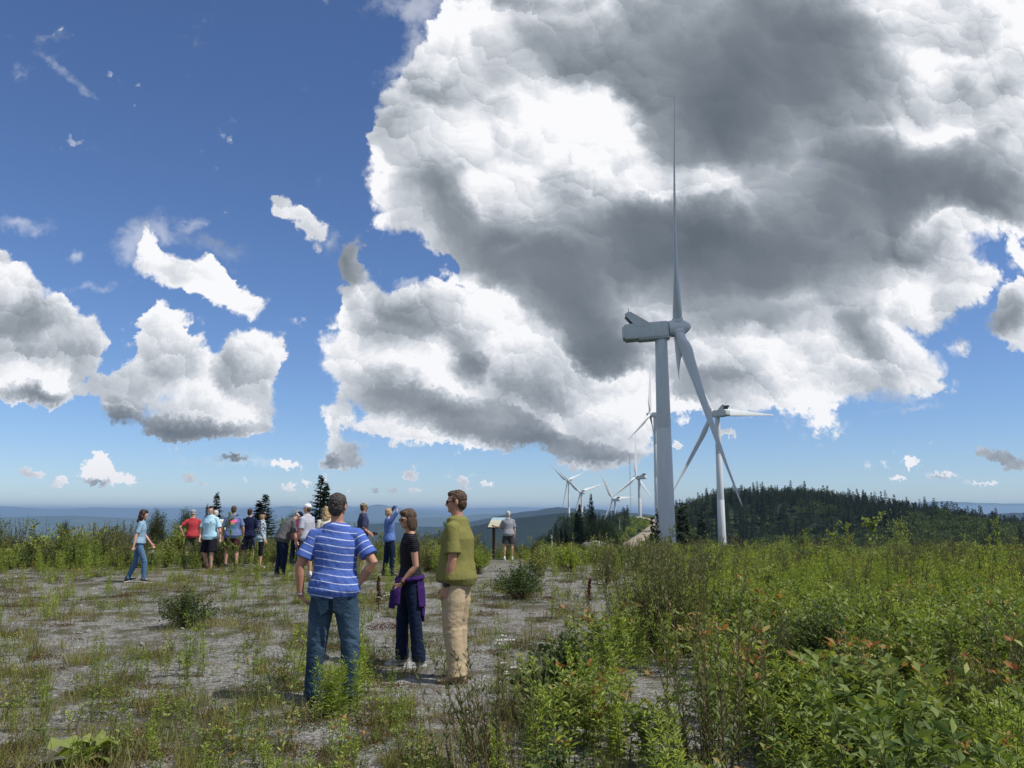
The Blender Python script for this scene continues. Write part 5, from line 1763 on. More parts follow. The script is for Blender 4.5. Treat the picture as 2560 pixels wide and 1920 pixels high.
SK = mat_skin('skin_tanned', (.45, .27, .185)); SK2 = mat_skin('skin_fair', (.54, .35, .26)); SK3 = mat_skin('skin_ruddy', (.43, .245, .17))
C = {
    'stripe': mat_cloth('blue_striped_pique', (.065, .125, .42), deco=deco_stripes, bumpk=.35),
    'jeans': mat_cloth('washed_denim', (.025, .052, .088), .22, deco=deco_jeans, mottled=.15, bumpk=.5),
    'darkjeans': mat_cloth('dark_denim', (.010, .018, .045), .2, bumpk=.5),
    'olive': mat_cloth('olive_knit', (.195, .185, .06), .08, bumpk=.2),
    'khaki': mat_cloth('khaki_twill', (.44, .345, .225), .10, bumpk=.25),
    'blacktee': mat_cloth('black_fine_striped_knit', (.012, .012, .016), deco=deco_thin),
    'purple': mat_cloth('purple_fleece', (.045, .018, .115), .25, mottled=.4, bumpk=.6),
    'girltee': mat_cloth('pale_blue_tee', (.24, .37, .48), deco=deco_girl),
    'girljeans': mat_cloth('light_denim', (.075, .15, .27), .25, deco=deco_jeans, bumpk=.5),
    'boytee': mat_cloth('sky_blue_tee', (.42, .66, .80), .04, deco=deco_boy),
    'black': mat_cloth('black_shorts', (.012, .013, .022), .2),
    'red': mat_cloth('red_tee', (.42, .05, .06)), 'oliveshort': mat_cloth('olive_shorts', (.07, .075, .04)),
    'blueprint': mat_cloth('periwinkle_tee', (.13, .18, .33), deco=deco_backprint), 'maroon': mat_cloth('maroon_shorts', (.06, .02, .025)),
    'navy': mat_cloth('navy_tee', (.012, .017, .05)), 'greyshort': mat_cloth('slate_shorts', (.05, .06, .085)),
    'pattern': mat_cloth('patterned_blouse', (.55, .62, .68), deco=deco_pattern), 'grey': mat_cloth('grey_polo', (.11, .11, .115), .12),
    'magenta': mat_cloth('magenta_top', (.23, .035, .10)), 'lightgrey': mat_cloth('light_grey_tee', (.42, .43, .50)),
    'slate': mat_cloth('slate_blue_tee', (.045, .055, .11)), 'camo': mat_cloth('camouflage_cotton', (.20, .19, .12), deco=deco_camo),
    'denimshirt': mat_cloth('blue_chambray', (.10, .17, .40), .15), 'cream': mat_cloth('cream_top', (.62, .58, .48)),
    'midgrey': mat_cloth('heather_grey_tee', (.27, .28, .31)), 'charcoal': mat_cloth('charcoal_shorts', (.05, .05, .055)),
    'white': mat_cloth('white_cotton', (.75, .75, .75), .05), 'navycap': mat_cloth('navy_cap_cloth', (.012, .015, .035)),
    'greycap': mat_cloth('grey_cap_cloth', (.30, .31, .33)),
}
M_SHOE = {'dark': mat_flat('dark_shoe', (.02, .02, .025), .7, .2), 'tan': mat_flat('tan_suede', (.30, .24, .16), .9, .2, bmp=.3), 'grey': mat_flat('grey_mesh_shoe', (.33, .33, .34), .8, .2, 120),
          'white': mat_flat('white_shoe', (.70, .70, .70), .6, .1), 'maroon': mat_flat('maroon_shoe', (.12, .03, .03), .7, .3)}
M_SOLE = mat_flat('white_sole', (.62, .62, .60), .7, .1); M_SOLED = mat_flat('dark_sole', (.03, .028, .025), .8, .1); M_SOLEB = mat_flat('tan_sole', (.10, .07, .045), .8, .1)
M_BLACKPL = mat_flat('black_plastic', (.012, .012, .013), .25, .1, spec=.5)
M_EYE = mat_flat('dark_iris', (.03, .02, .015), .2, .1, spec=.5)
H_DKBR = mat_hair('dark_brown_hair', (.020, .011, .007), (.07, .04, .025)); H_BR = mat_hair('brown_hair', (.045, .026, .015), (.13, .08, .05)); H_GREY = mat_hair('greying_dark_hair', (.018, .016, .014), (.10, .09, .08), 120)
H_BLOND = mat_hair('blond_hair', (.28, .17, .08), (.58, .42, .22)); H_WHITE = mat_hair('white_hair', (.42, .41, .38), (.7, .68, .63)); H_CURL = mat_hair('dark_curly_hair', (.018, .008, .006), (.075, .035, .022), 40)


def hand(S, w, d, nrm, side, s=1.0, curl=.35, fine=True):
    "palm and five fingers; w wrist, d along the hand, nrm palm normal, side towards the thumb"
    d = d.normalized(); nrm = (nrm - d * nrm.dot(d)).normalized(); side = (side - d * side.dot(d) - nrm * side.dot(nrm)).normalized()
    S.chain([w, w + d * .03 * s, w + d * .085 * s], [.026 * s, .036 * s, .040 * s], [.019 * s, .015 * s, .013 * s], X=side, n=12)
    for k, (off, L) in enumerate(((.030, .072), (.010, .080), (-.010, .074), (-.029, .058))):
        p0 = w + d * .082 * s + side * off * s
        c1, c2 = curl * (1 + .12 * k), curl * (1.9 + .2 * k)
        d1 = (d + side * off * 1.6 + nrm * math.tan(min(1.2, c1)) * .8).normalized()
        d2 = (d * math.cos(min(c2, 2.2)) + nrm * math.sin(min(c2, 2.2))).normalized()
        p1 = p0 + d1 * L * .5 * s; p2 = p1 + d2 * L * .5 * s
        S.chain([p0, p1, p2], [.0095 * s, .0088 * s, .0072 * s], n=8)
    t0 = w + d * .028 * s + side * .026 * s
    t1 = t0 + (d * .6 + side * .75 + nrm * .25).normalized() * .036 * s
    t2 = t1 + (d * .9 + side * .25 + nrm * .35).normalized() * .034 * s
    S.chain([t0 - d * .01, t1, t2], [.0125 * s, .0105 * s, .0085 * s], n=8)


def person(label, px, py, rz, H=1.75, D=None, girth=1.0, belly=0.0, female=False, skin=SK, spine=((0, .02, 1), (0, .03, 1)), head=(0, .05, 1), yaw=0, legs=None, arms=None,
           top=None, bottom=None, shoes=None, hair=None, cap=None, glasses=None, eyes=False, vox=.010, group=None, lift=0):
    """legs: per side (right, left) dict(thigh=(out, fwd, down), shin=..., toe=(out, fwd), pitch)
       arms: per side dict(up=(out, fwd, upz), fore=..., palm=..., curl)"""
    s = H / 1.78
    rt = empty('person', (0, 0, 0), R(rz), label, 'person', group)
    legs = legs or {}; arms = arms or {}
    LG = []; AR = []
    hipw = .095 * (1.03 if female else 1) * s
    for sd in (1, -1):
        L = dict(thigh=(.06, .03, -1), shin=(.02, -.03, -1), toe=(.18, 1), pitch=0); L.update(legs.get(sd, {}))
        th = V3(L['thigh'][0] * sd, L['thigh'][1], L['thigh'][2]).normalized(); sh = V3(L['shin'][0] * sd, L['shin'][1], L['shin'][2]).normalized()
        hip = V3(sd * hipw, 0, 0); kn = hip + th * .435 * s; an = kn + sh * .425 * s
        toe = V3(L['toe'][0] * sd, L['toe'][1], 0).normalized()
        LG.append([sd, hip, kn, an, toe, L['pitch']])
    def sole(l): return l[3].z - .085 * s - (.19 * s * math.sin(R(l[5])) if l[5] > 0 else 0.08 * s * math.sin(R(-l[5])))
    z0 = -min(sole(l) for l in LG) + lift
    up = V3(0, 0, z0)
    for l in LG:
        for i in (1, 2, 3): l[i] = l[i] + up
    sp1, sp2 = V3(*spine[0]).normalized(), V3(*spine[1]).normalized()
    P0 = up + V3(0, 0, .01)
    W = P0 + sp1 * .20 * s; Ch = W + sp2 * .24 * s; N = Ch + (sp2 + sp2.lerp(V3(*head).normalized(), .5)).normalized() * .115 * s
    hd = V3(*head).normalized()
    Hc = N + hd * .175 * s
    shw = (.185 if not female else .158) * s * (.9 + .1 * girth)
    X1 = V3(1, 0, 0)
    for sd in (1, -1):
        A = dict(up=(.16, 0, -1), fore=(.05, .15, -1), palm=None, curl=.4, raise_=0); A.update(arms.get(sd, {}))
        shp = Ch + X1 * sd * shw + sp2 * (.035 + A['raise_']) * s
        u = V3(A['up'][0] * sd, A['up'][1], A['up'][2]).normalized(); f = V3(A['fore'][0] * sd, A['fore'][1], A['fore'][2]).normalized()
        el = shp + u * .29 * s; wr = el + f * .255 * s
        pn = V3(*(A['palm'] if A['palm'] else (-sd, 0, 0))) if not A['palm'] else V3(A['palm'][0] * sd, A['palm'][1], A['palm'][2])
        AR.append([sd, shp, el, wr, f, pn, A])
    g = girth
    # --- torso sections: (point, half width, half depth)
    def P_at(t):  # t in metres up the trunk
        t *= s
        if t < .20 * s: return P0 + sp1 * t
        if t < .44 * s: return W + sp2 * (t - .2 * s)
        return Ch + (N - Ch) * ((t - .44 * s) / (.115 * s))
    fm = female
    sec = [(-.07, .13, .10, 0), (0, .176 if not fm else .178, .118, -.010), (.08, .165 if not fm else .160, .112, -.004), (.18, .150 if not fm else .125, .108, .004), (.28, .158 if not fm else .132, .112, .004), (.38, .172 if not fm else .145, .118 if not fm else .115, .006), (.45, .168 if not fm else .142, .100, 0), (.505, .110, .080, -.004), (.55, .062, .062, 0)]
    def trunk(S, grow, t0, t1, flare=0, mult=1.0, hips=0.0):
        ts = [q for q in sec if t0 < q[0] < t1]
        def interp(t):
            ar = np.array(sec); return [float(np.interp(t, ar[:, 0], ar[:, k])) for k in (1, 2, 3)]
        pts = [(t0, *interp(t0))] + ts + [(t1, *interp(t1))]
        P = []; a = []; b = []
        for t, w_, d_, oy in pts:
            bl = belly * math.exp(-((t - .10) / .14) ** 2)
            fl = flare * max(0, 1 - (t - t0) / .18)
            c = P_at(t); P.append(c + V3(0, (oy + bl * .55) * s, 0))
            k = g if t < .42 else 1 + (g - 1) * .5
            hp_ = hips if t < 0 else hips * math.exp(-(t / .13) ** 2)
            a.append((w_ * k + grow + fl + bl * .35 + hp_) * s * mult); b.append((d_ * k + grow + fl + bl * .55 + hp_) * s * mult)
        S.chain(P, a, b, X=X1, n=28, cap='end' if hips else True)
    # --- skin: one continuous surface
    B = Solid()
    trunk(B, -.012, -.04, .55)
    B.chain([N - hd * .03 * s, N + hd * .05 * s, Hc - hd * .05 * s], [.062 * s, .055 * s, .056 * s] if not fm else [.052 * s, .045 * s, .047 * s], n=16)
    for l in LG:
        _, hip, kn, an, toe, pit = l
        B.chain([hip, hip.lerp(kn, .5), kn, kn.lerp(an, .3), kn.lerp(an, .7), an], [.080 * s * g, .072 * s * g, .053 * s, .056 * s, .042 * s, .035 * s], n=16)
        B.chain([an, an + toe * .05 - V3(0, 0, .035 * s)], [.034 * s, .03 * s])
    for a in AR:
        sd, shp, el, wr, f, pn, A = a
        k = .92 if fm else 1.0 * (.5 + .5 * g)
        B.chain([Ch + X1 * sd * .09 * s + sp2 * .05 * s, shp], [.058 * s * k, .055 * s * k], n=14)
        B.chain([shp, shp.lerp(el, .4), el, el.lerp(wr, .3), el.lerp(wr, .75), wr], [.055 * s * k, .048 * s * k, .039 * s * k, .041 * s * k, .031 * s * k, .026 * s * k], n=14)
        th_side = V3(0, 1, 0) if abs(f.y) < .8 else V3(0, 0, 1)
        hd_ = V3(*A['hand']) if 'hand' in A else None
        hdir = V3(hd_.x * sd, hd_.y, hd_.z).normalized() if hd_ else f
        hand(B, wr + hdir * .01, hdir, pn, V3(A['thumb'][0] * sd, A['thumb'][1], A['thumb'][2]) if 'thumb' in A else th_side, s * (.92 if fm else 1), A['curl'])
    # head frame: forward, right, up
    q = V3(0, 0, 1).rotation_difference(hd); yq = Matrix.Rotation(R(yaw), 3, 'Z')
    hf = q @ (yq @ V3(0, 1, 0)); hr = q @ (yq @ V3(1, 0, 0)); hu = hd
    def hp(x, y, z): return Hc + (hr * x + hf * y + hu * z) * s
    E = lambda x, y, z, a, b, c, S=B: S.ell(hp(x, y, z), a * s, b * s, c * s, hr, hu)
    E(0, -.012, .028, .075, .093, .088); E(0, .012, -.03, .062, .078, .075); E(0, .040, -.070, .040, .046, .036); E(0, .030, .0, .066, .064, .07)
    E(0, .094, -.018, .011, .016, .020); E(0, .088, .002, .009, .012, .022); E(0, .076, -.052, .022, .014, .008); E(0, .072, -.083, .018, .016, .015)
    E(.028, .074, .018, .022, .012, .008); E(-.028, .074, .018, .022, .012, .008); E(.036, .062, -.02, .02, .018, .018); E(-.036, .062, -.02, .02, .018, .018)
    for e in (1, -1): E(e * .076, -.008, -.005, .010, .018, .031)
    B.ell(N + sp2 * .0 + V3(0, -.01, 0), .10 * s, .055 * s, .05 * s)
    body = pend('body', B, skin, rt, vox * (.72 if vox < .008 else 1), 2)
    if eyes:
        for e in (1, -1):
            S = Solid().ell(hp(e * .029, .083, .006), .011 * s, .006 * s, .007 * s, hr, hu, 10); mesh_obj('eye', *merge(S.parts), M_EYE, rt, smooth=True)
    # --- hair
    if hair:
        kind, hm = hair
        S = Solid()
        if kind != 'none':
            e = lambda *a: E(*a, S=S)
            if kind == 'short':
                e(0, -.020, .038, .0795, .089, .083); e(0, -.045, -.012, .070, .058, .078); e(0, .03, .080, .058, .055, .034)
                for sdd in (1, -1): e(sdd * .066, .0, .02, .016, .032, .035)
            elif kind == 'bald':
                e(0, -.035, .0, .080, .070, .05)
            elif kind == 'bob':
                e(0, -.018, .040, .086, .096, .088); e(0, -.05, -.04, .085, .06, .10)
                for sdd in (1, -1): e(sdd * .070, -.012, -.05, .024, .052, .09)
                e(0, -.035, -.105, .085, .055, .045); e(0, .045, .085, .06, .05, .03)
            elif kind == 'long':
                e(0, -.018, .040, .090, .100, .092); e(0, -.05, -.05, .09, .07, .12); e(0, -.06, -.15, .095, .065, .11)
                for sdd in (1, -1): e(sdd * .078, -.004, -.08, .032, .055, .13)
                e(.05, -.03, -.2, .05, .05, .07); e(-.05, -.03, -.22, .05, .05, .07); e(0, .045, .085, .06, .045, .03)
            hs = {'short': (.0045, 85), 'bald': (.002, 40), 'bob': (.005, 34), 'long': (.016, 24)}[kind]
            def post(co, nr, hs=hs):
                d = n3(co * np.array([1, 1, .45 if kind == 'bob' else 1]), hs[1], 2) * hs[0] * 2
                return co + nr * d[:, None], {}
            pend('hair', S, hm, rt, min(vox, .009) * .9, 1, post)
    if cap:
        cm, cm2 = cap
        S = Solid(); E(0, -.012, .052, .091, .104, .078, S=S); S.parts = [([v for v in p[0]], p[1]) for p in S.parts]
        c = pend('cap', S, cm, rt, .008, 1)
        S2 = Solid()
        bx = [(-.06, .075), (-.065, .11), (-.045, .145), (0, .165), (.045, .145), (.065, .11), (.06, .075)]
        vt = [tuple(hp(x, y, .038 - .25 * (y - .075) + (-.25 * abs(x)))) for x, y in bx]; vb = [tuple(Vector(v) - hu * .006) for v in vt]
        n = len(bx); F = [tuple(range(n)), tuple(range(2 * n - 1, n - 1, -1))] + [(k, k + n, (k + 1) % n + n, (k + 1) % n) for k in range(n)]
        mesh_obj('cap_brim', vt + vb, F, cm2, c)
    if glasses:
        gparts = []
        for e in (1, -1):
            S = Solid().ell(hp(e * .030, .090, .004), .026 * s, .007 * s, .018 * s, hr, hu, 12); gparts += S.parts
            S = Solid().chain([hp(e * .056, .084, .010), hp(e * .078, .03, .010), hp(e * .080, -.015, .004)], [.0035] * 3, n=6); gparts += S.parts
        S = Solid().chain([hp(-.03, .097, .010), hp(.03, .097, .010)], [.004] * 2, n=6); gparts += S.parts
        mesh_obj('sunglasses', *merge(gparts), M_BLACKPL, rt, smooth=True)
    # --- top
    if top:
        tk, tm = top[0], C[top[1]]
        opt = top[2] if len(top) > 2 else {}
        S = Solid()
        hem = opt.get('hem', -.06)
        trunk(S, opt.get('grow', .018), hem, .495, opt.get('flare', .01), hips=.016 if bottom else 0)
        for a in AR:
            sd, shp, el, wr, f, pn, A = a
            k = .95 if fm else 1.0 * (.5 + .5 * g)
            S.chain([Ch + X1 * sd * .08 * s + sp2 * .045 * s, shp], [.064 * s * k, .062 * s * k], n=16)
            if tk == 'long':
                S.chain([shp, shp.lerp(el, .5), el, el.lerp(wr, .5), el.lerp(wr, opt.get('cuff', .95))], [.068 * s * k, .060 * s * k, .052 * s * k, .046 * s * k, .038 * s * k], n=16)
            else:
                sl = opt.get('sleeve', .66)
                S.chain([shp, shp.lerp(el, sl * .5), shp.lerp(el, sl)], [.062 * s * k, .064 * s * k, (opt.get('open', .070) - .006) * s * k], n=18, cap='start')
        if tk == 'polo':
            S.chain([N - sp2 * .075 * s + V3(0, .002, 0), N - sp2 * .045 * s, N - hd * .018 * s], [.105 * s, .080 * s, .066 * s], [.080 * s, .072 * s, .062 * s], X=X1, cap=False)
            S.chain([N - sp2 * .05 * s, N - sp2 * .02 * s], [.06 * s, .05 * s])
        elif not fm:
            S.chain([N - sp2 * .08 * s, N - sp2 * .055 * s], [.10 * s, .074 * s], [.075 * s, .064 * s], X=X1)
        ARm = [(np.array(a[1]), np.array(a[2]), a[0]) for a in AR]; shw_ = shw
        def coord(co):
            sc = co[:, 2].copy() + .02 * np.sin(co[:, 0] * 9)
            for sh_, el_, sd in ARm:
                d = el_ - sh_; L = np.linalg.norm(d); d /= L
                t = (co - sh_) @ d; dist = np.linalg.norm(co - sh_ - t[:, None] * d, axis=1)
                m = (np.abs(co[:, 0]) > shw_ * .93) & (t > .0) & (dist < .12)
                sc[m] = sh_[2] - t[m] + .01
            return {'sc': sc}
        pend('shirt', S, tm, rt, vox * .9, 7 if vox < .008 else 4, folds(opt.get('fold', .006), opt.get('fk', 8), int(px), .8, P_at(.06).z, None, coord if top[1] == 'stripe' else None))
    # --- bottom
    if bottom:
        bk, bm_ = bottom[0], C[bottom[1]]; opt = bottom[2] if len(bottom) > 2 else {}
        S = Solid(); ease = opt.get('ease', .012)
        trunk(S, ease * .7, -.08, opt.get('rise', .09))
        S.ell(P0 + V3(0, -.035 * s, -.035 * s), .145 * s * g, .105 * s * g, .10 * s)
        for l in LG:
            _, hip, kn, an, toe, pit = l
            if bk == 'shorts':
                e_ = opt.get('len', .92); K = hip.lerp(kn, e_)
                S.chain([hip + V3(0, 0, .02), hip.lerp(kn, .45), K], [(.080 * g + ease * .5) * s, (.086 * g + ease) * s, (.080 * g + ease * 1.6) * s], n=20, cap='start')
            else:
                e_ = opt.get('len', 1.0); fl = opt.get('flare', 0); K = kn.lerp(an, e_ * .98)
                bot = V3(0, 0, -.03 * s) if e_ > .95 else V3(0, 0, 0)
                S.chain([hip + V3(0, 0, .02), hip.lerp(kn, .45), kn, kn.lerp(an, .35 * e_), kn.lerp(an, .75 * e_), K + bot],
                        [(.080 * g + ease * .5) * s, (.079 * g + ease) * s, (.057 + ease * 1.1) * s, (.058 + ease + fl * .2) * s, (.046 + ease * 1.2 + fl * .7) * s, (.041 + ease * 1.6 + fl) * s], n=20, cap='start')
        kz = LG[0][2].z; az = LG[0][3].z + .06
        pend('trousers' if bk != 'shorts' else 'shorts', S, bm_, rt, vox * .9, 6 if vox < .008 else 4, folds(opt.get('fold', .005), opt.get('fk', 10), int(px) + 3, 1.5, kz, az if bk != 'shorts' else None))
    # --- shoes
    if shoes:
        sm_, so = shoes
        for l in LG:
            sd, hip, kn, an, toe, pit = l
            M = Matrix.Rotation(math.atan2(-toe.x, toe.y), 4, 'Z') @ Matrix.Rotation(-R(pit), 4, 'X')
            def fp(x, y, z): return an + (M @ V3(x * s, y * s, z * s))
            S = Solid()
            S.chain([fp(0, -.055, -.04), fp(0, .0, -.035), fp(0, .07, -.045), fp(.004, .14, -.058), fp(.004, .178, -.066)], [.034 * s, .040 * s, .043 * s, .044 * s, .032 * s], [.034 * s, .042 * s, .032 * s, .022 * s, .014 * s], X=(M @ V3(1, 0, 0)))
            S.chain([fp(0, -.02, -.03), fp(0, -.015, .02)], [.043 * s, .040 * s])
            sh = pend('shoe', S, sm_, rt, .007, 2)
            out = [(-.034, -.085), (-.038, -.03), (-.036, .03), (-.046, .10), (-.042, .16), (-.02, .198), (.015, .202), (.042, .165), (.048, .10), (.038, .03), (.038, -.03), (.034, -.085), (0, -.102)]
            vt = [tuple(fp(x, y, -.062)) for x, y in out]; vb = [tuple(fp(x * .97, y * .99, -.088)) for x, y in out]; n = len(out)
            mesh_obj('sole', vt + vb, [tuple(range(n)), tuple(range(2 * n - 1, n - 1, -1))] + [(k, k + n, (k + 1) % n + n, (k + 1) % n) for k in range(n)], so, sh)
    # place on the ground
    if D is None:
        gp = gxy(px, py)
    else:
        x = (px - 1280) / FPX * D / 1.0; gp = V3(x, D, hz(x, D))
    rt.location = gp
    info = dict(root=rt, gp=gp, arms=AR, legs=LG, head=Hc, hp=hp, hf=hf, hr=hr, hu=hu, s=s, P_at=P_at, N=N, rz=rz)
    return info


def world_of(info, v):
    return info['gp'] + Matrix.Rotation(R(info['rz']), 3, 'Z') @ Vector(v)


STAND = {1: dict(thigh=(.10, .02, -1), shin=(.04, -.03, -1), toe=(.25, 1)), -1: dict(thigh=(.10, .04, -1), shin=(.04, -.03, -1), toe=(.25, 1))}
# 1 the man in the striped polo, hands on his hips
A = person("man seen from behind in a white-striped blue polo and jeans, hands on hips", 826, 1760, 2, 1.77, girth=1.06, belly=.01, skin=SK3, vox=.006, head=(.02, .02, 1), yaw=-12,
           legs={1: dict(thigh=(.13, .03, -1), shin=(.03, -.04, -1), toe=(.3, 1)), -1: dict(thigh=(.09, .0, -1), shin=(.05, -.03, -1), toe=(.3, 1))},
           arms={1: dict(up=(.58, -.22, -.86), fore=(-.52, .18, -.70), palm=(-1, .3, .1), hand=(-.55, .75, -.35), thumb=(0, -.4, .8), curl=.5), -1: dict(up=(.42, -.18, -.95), fore=(-.03, .12, -1), palm=(-.9, .2, 0), hand=(-.62, .15, -.72), thumb=(.6, -.2, .6), curl=.45)},
           top=('polo', 'stripe', dict(hem=-.045, flare=.004, grow=.020, sleeve=.74, open=.080, fold=.008)), bottom=('jeans', 'jeans', dict(ease=.020, fold=.006)), shoes=(M_SHOE['dark'], M_SOLED), hair=('short', H_GREY))
# 2 the woman in black
B_ = person("woman in a black top with a purple jacket tied round her waist, dark flared jeans", 1020, 1664, 112, 1.64, girth=.92, female=True, skin=SK, vox=.006, head=(0, .14, 1), yaw=8, spine=((0, -.03, 1), (0, .05, 1)),
            legs={1: dict(thigh=(.02, .12, -1), shin=(.02, -.02, -1), toe=(.1, 1)), -1: dict(thigh=(.05, -.10, -1), shin=(.02, -.12, -1), toe=(.25, 1))},
            arms={-1: dict(up=(.10, -.10, -1), fore=(-.25, .62, -.8), palm=(-1, 0, -.3), curl=.5), 1: dict(up=(.10, .05, -1), fore=(-.2, .35, -.9), curl=.5)},
            top=('tee', 'blacktee', dict(hem=.02, grow=.010, sleeve=.42, open=.058)), bottom=('jeans', 'darkjeans', dict(ease=.010, flare=.022, fold=.006)), shoes=(M_SHOE['grey'], M_SOLE), hair=('bob', H_BR), glasses=True)
# 3 the man in olive
Cc = person("tall man in an olive green shirt and tan trousers, sunglasses on, facing left", 1140, 1702, 76, 1.805, girth=1.12, belly=.035, skin=SK3, vox=.006, head=(0, .06, 1), yaw=12, spine=((0, -.05, 1), (0, .04, 1)),
            legs={1: dict(thigh=(.03, .06, -1), shin=(.02, -.05, -1), toe=(.25, 1)), -1: dict(thigh=(.03, .02, -1), shin=(.0, -.13, -1), toe=(.3, 1))},
            arms={-1: dict(up=(.10, -.08, -1), fore=(-.02, .26, -1), palm=(-1, -.1, 0), curl=.5), 1: dict(up=(.08, .10, -1), fore=(.0, .32, -1), palm=(-1, 0, 0), curl=.55)},
            top=('polo', 'olive', dict(hem=-.045, flare=.008, grow=.026, sleeve=.80, open=.084, fold=.008, fk=6)), bottom=('jeans', 'khaki', dict(ease=.028, fold=.0075, fk=6)), shoes=(M_SHOE['tan'], M_SOLEB), hair=('short', H_BR), glasses=True)
# 4 walking girl
G = person("young woman with long dark curly hair, pale blue tee and jeans, striding right", 340, 1457, -68, 1.66, girth=.98, female=True, skin=SK2, head=(0, .16, 1), yaw=-15, spine=((0, .04, 1), (0, .08, 1)), vox=.009,
           legs={1: dict(thigh=(.02, .40, -1), shin=(.0, .02, -1), toe=(.05, 1), pitch=6), -1: dict(thigh=(.04, -.10, -1), shin=(.0, -.42, -1), toe=(.05, 1), pitch=-14)},
           arms={1: dict(up=(.25, -.35, -1), fore=(.1, -.15, -1), curl=.5), -1: dict(up=(.15, .35, -1), fore=(.05, .75, -1), curl=.5)},
           top=('tee', 'girltee', dict(hem=.03, grow=.020, sleeve=.75, open=.065, flare=.01)), bottom=('jeans', 'girljeans', dict(ease=.006, rise=.12)), shoes=(M_SHOE['dark'], M_SOLE), hair=('long', H_CURL), eyes=True)
# 5 walking boy
person("teenage boy in a sky blue tee and black shorts walking towards the camera", 520, 1428, 168, 1.76, girth=1.08, skin=SK2, yaw=14, vox=.009, head=(0, .10, 1),
       legs={1: dict(thigh=(.14, -.02, -1), shin=(.06, -.55, -1), toe=(.1, 1), pitch=-22), -1: dict(thigh=(.10, .22, -1), shin=(.0, .0, -1), toe=(.3, 1), pitch=4)},
       arms={1: dict(up=(.22, .12, -1), fore=(-.15, .45, -1), curl=.6), -1: dict(up=(.32, -.12, -1), fore=(.22, .1, -1), curl=.5)},
       top=('tee', 'boytee', dict(hem=-.08, grow=.030, sleeve=.82, open=.085, flare=.015)), bottom=('shorts', 'black', dict(ease=.022, len=.98)), shoes=(M_SHOE['maroon'], M_SOLED), hair=('short', H_DKBR), eyes=True)
# 6..9 row at the brow
person("man in a red tee, olive shorts and grey cap, hand on hip, beyond the boy", 494, 1400, 25, 1.72, D=26.0, skin=SK2, yaw=-40, arms={-1: dict(up=(.75, -.1, -.75), fore=(-.35, .2, -.7)), 1: dict(up=(.2, .2, -1))}, legs=STAND,
       top=('tee', 'red', dict(hem=-.05, flare=.01, grow=.02)), bottom=('shorts', 'oliveshort', dict(ease=.02)), shoes=(M_SHOE['grey'], M_SOLE), hair=('bald', H_WHITE), cap=(C['greycap'], C['greycap']))
person("white-haired person in a cream top almost hidden behind the boy", 549, 1396, 0, 1.70, D=25.6, skin=SK2, top=('tee', 'cream', {}), bottom=('jeans', 'charcoal', {}), shoes=(M_SHOE['dark'], M_SOLED), hair=('short', H_WHITE), legs=STAND)
person("man from behind in a periwinkle tee with a colourful back print and maroon shorts", 593, 1400, 4, 1.80, D=24.0, girth=1.14, skin=SK2, legs=STAND, arms={1: dict(up=(.35, .1, -1), fore=(-.1, .45, -1)), -1: dict(up=(.35, .0, -1), fore=(-.05, .4, -1))},
       top=('tee', 'blueprint', dict(hem=-.07, flare=.01, grow=.028, sleeve=.8, open=.082)), bottom=('shorts', 'maroon', dict(ease=.02)), shoes=(M_SHOE['dark'], M_SOLE), hair=('short', H_BR))
person("young man from behind in a navy tee and slate shorts, hands in front", 633, 1400, -6, 1.74, D=25.0, girth=1.0, skin=SK2, legs=STAND, arms={1: dict(up=(.3, .1, -1), fore=(-.35, .8, -.6)), -1: dict(up=(.3, .1, -1), fore=(-.35, .8, -.6))},
       top=('tee', 'navy', dict(hem=-.07, grow=.024, sleeve=.8, open=.08)), bottom=('shorts', 'greyshort', dict(ease=.02)), shoes=(M_SHOE['grey'], M_SOLE), hair=('short', H_DKBR))
person("woman in a dark cap, patterned blouse and black capri trousers, standing side-on", 664, 1402, -78, 1.64, D=24.6, female=True, girth=1.0, skin=SK2, legs={1: dict(thigh=(.03, .05, -1)), -1: dict(thigh=(.03, -.03, -1))}, arms={1: dict(up=(.08, .0, -1), fore=(0, .4, -1)), -1: dict(up=(.1, .1, -1), fore=(0, .3, -1))},
       top=('long', 'pattern', dict(hem=-.12, grow=.024, flare=.03, cuff=.05)), bottom=('jeans', 'black', dict(ease=.008, len=.35)), shoes=(M_SHOE['white'], M_SOLE), hair=('bob', H_BLOND), cap=(C['navycap'], C['navycap']))
# 11 bent old man with a stick
O = person("stooping old man in a grey polo and navy cap leaning on a black walking stick", 702, 1440, -58, 1.76, girth=1.14, belly=.02, skin=SK2, vox=.009, spine=((0, .18, 1), (0, .80, 1)), head=(0, 1.15, .80), yaw=-6,
           legs={1: dict(thigh=(.06, .08, -1), shin=(.02, -.12, -1), toe=(.2, 1)), -1: dict(thigh=(.08, -.02, -1), shin=(.02, -.12, -1), toe=(.2, 1))},
           arms={1: dict(up=(.12, .15, -1), fore=(.0, .20, -1), curl=.9), -1: dict(up=(.1, .35, -1), fore=(-.1, .5, -1), curl=.9)},
           top=('polo', 'grey', dict(hem=-.09, grow=.03, flare=.025, sleeve=.85, open=.085)), bottom=('jeans', 'darkjeans', dict(ease=.022)), shoes=(M_SHOE['tan'], M_SOLE), hair=('bald', H_WHITE), cap=(C['navycap'], C['navycap']))
person("woman with long blond curls in a magenta top and dark trousers, half hidden", 752, 1412, -12, 1.66, D=24.2, female=True, skin=SK2, legs=STAND, top=('tee', 'magenta', dict(hem=-.05, sleeve=.9, open=.062)), bottom=('jeans', 'darkjeans', {}), shoes=(M_SHOE['dark'], M_SOLE), hair=('long', H_BLOND))
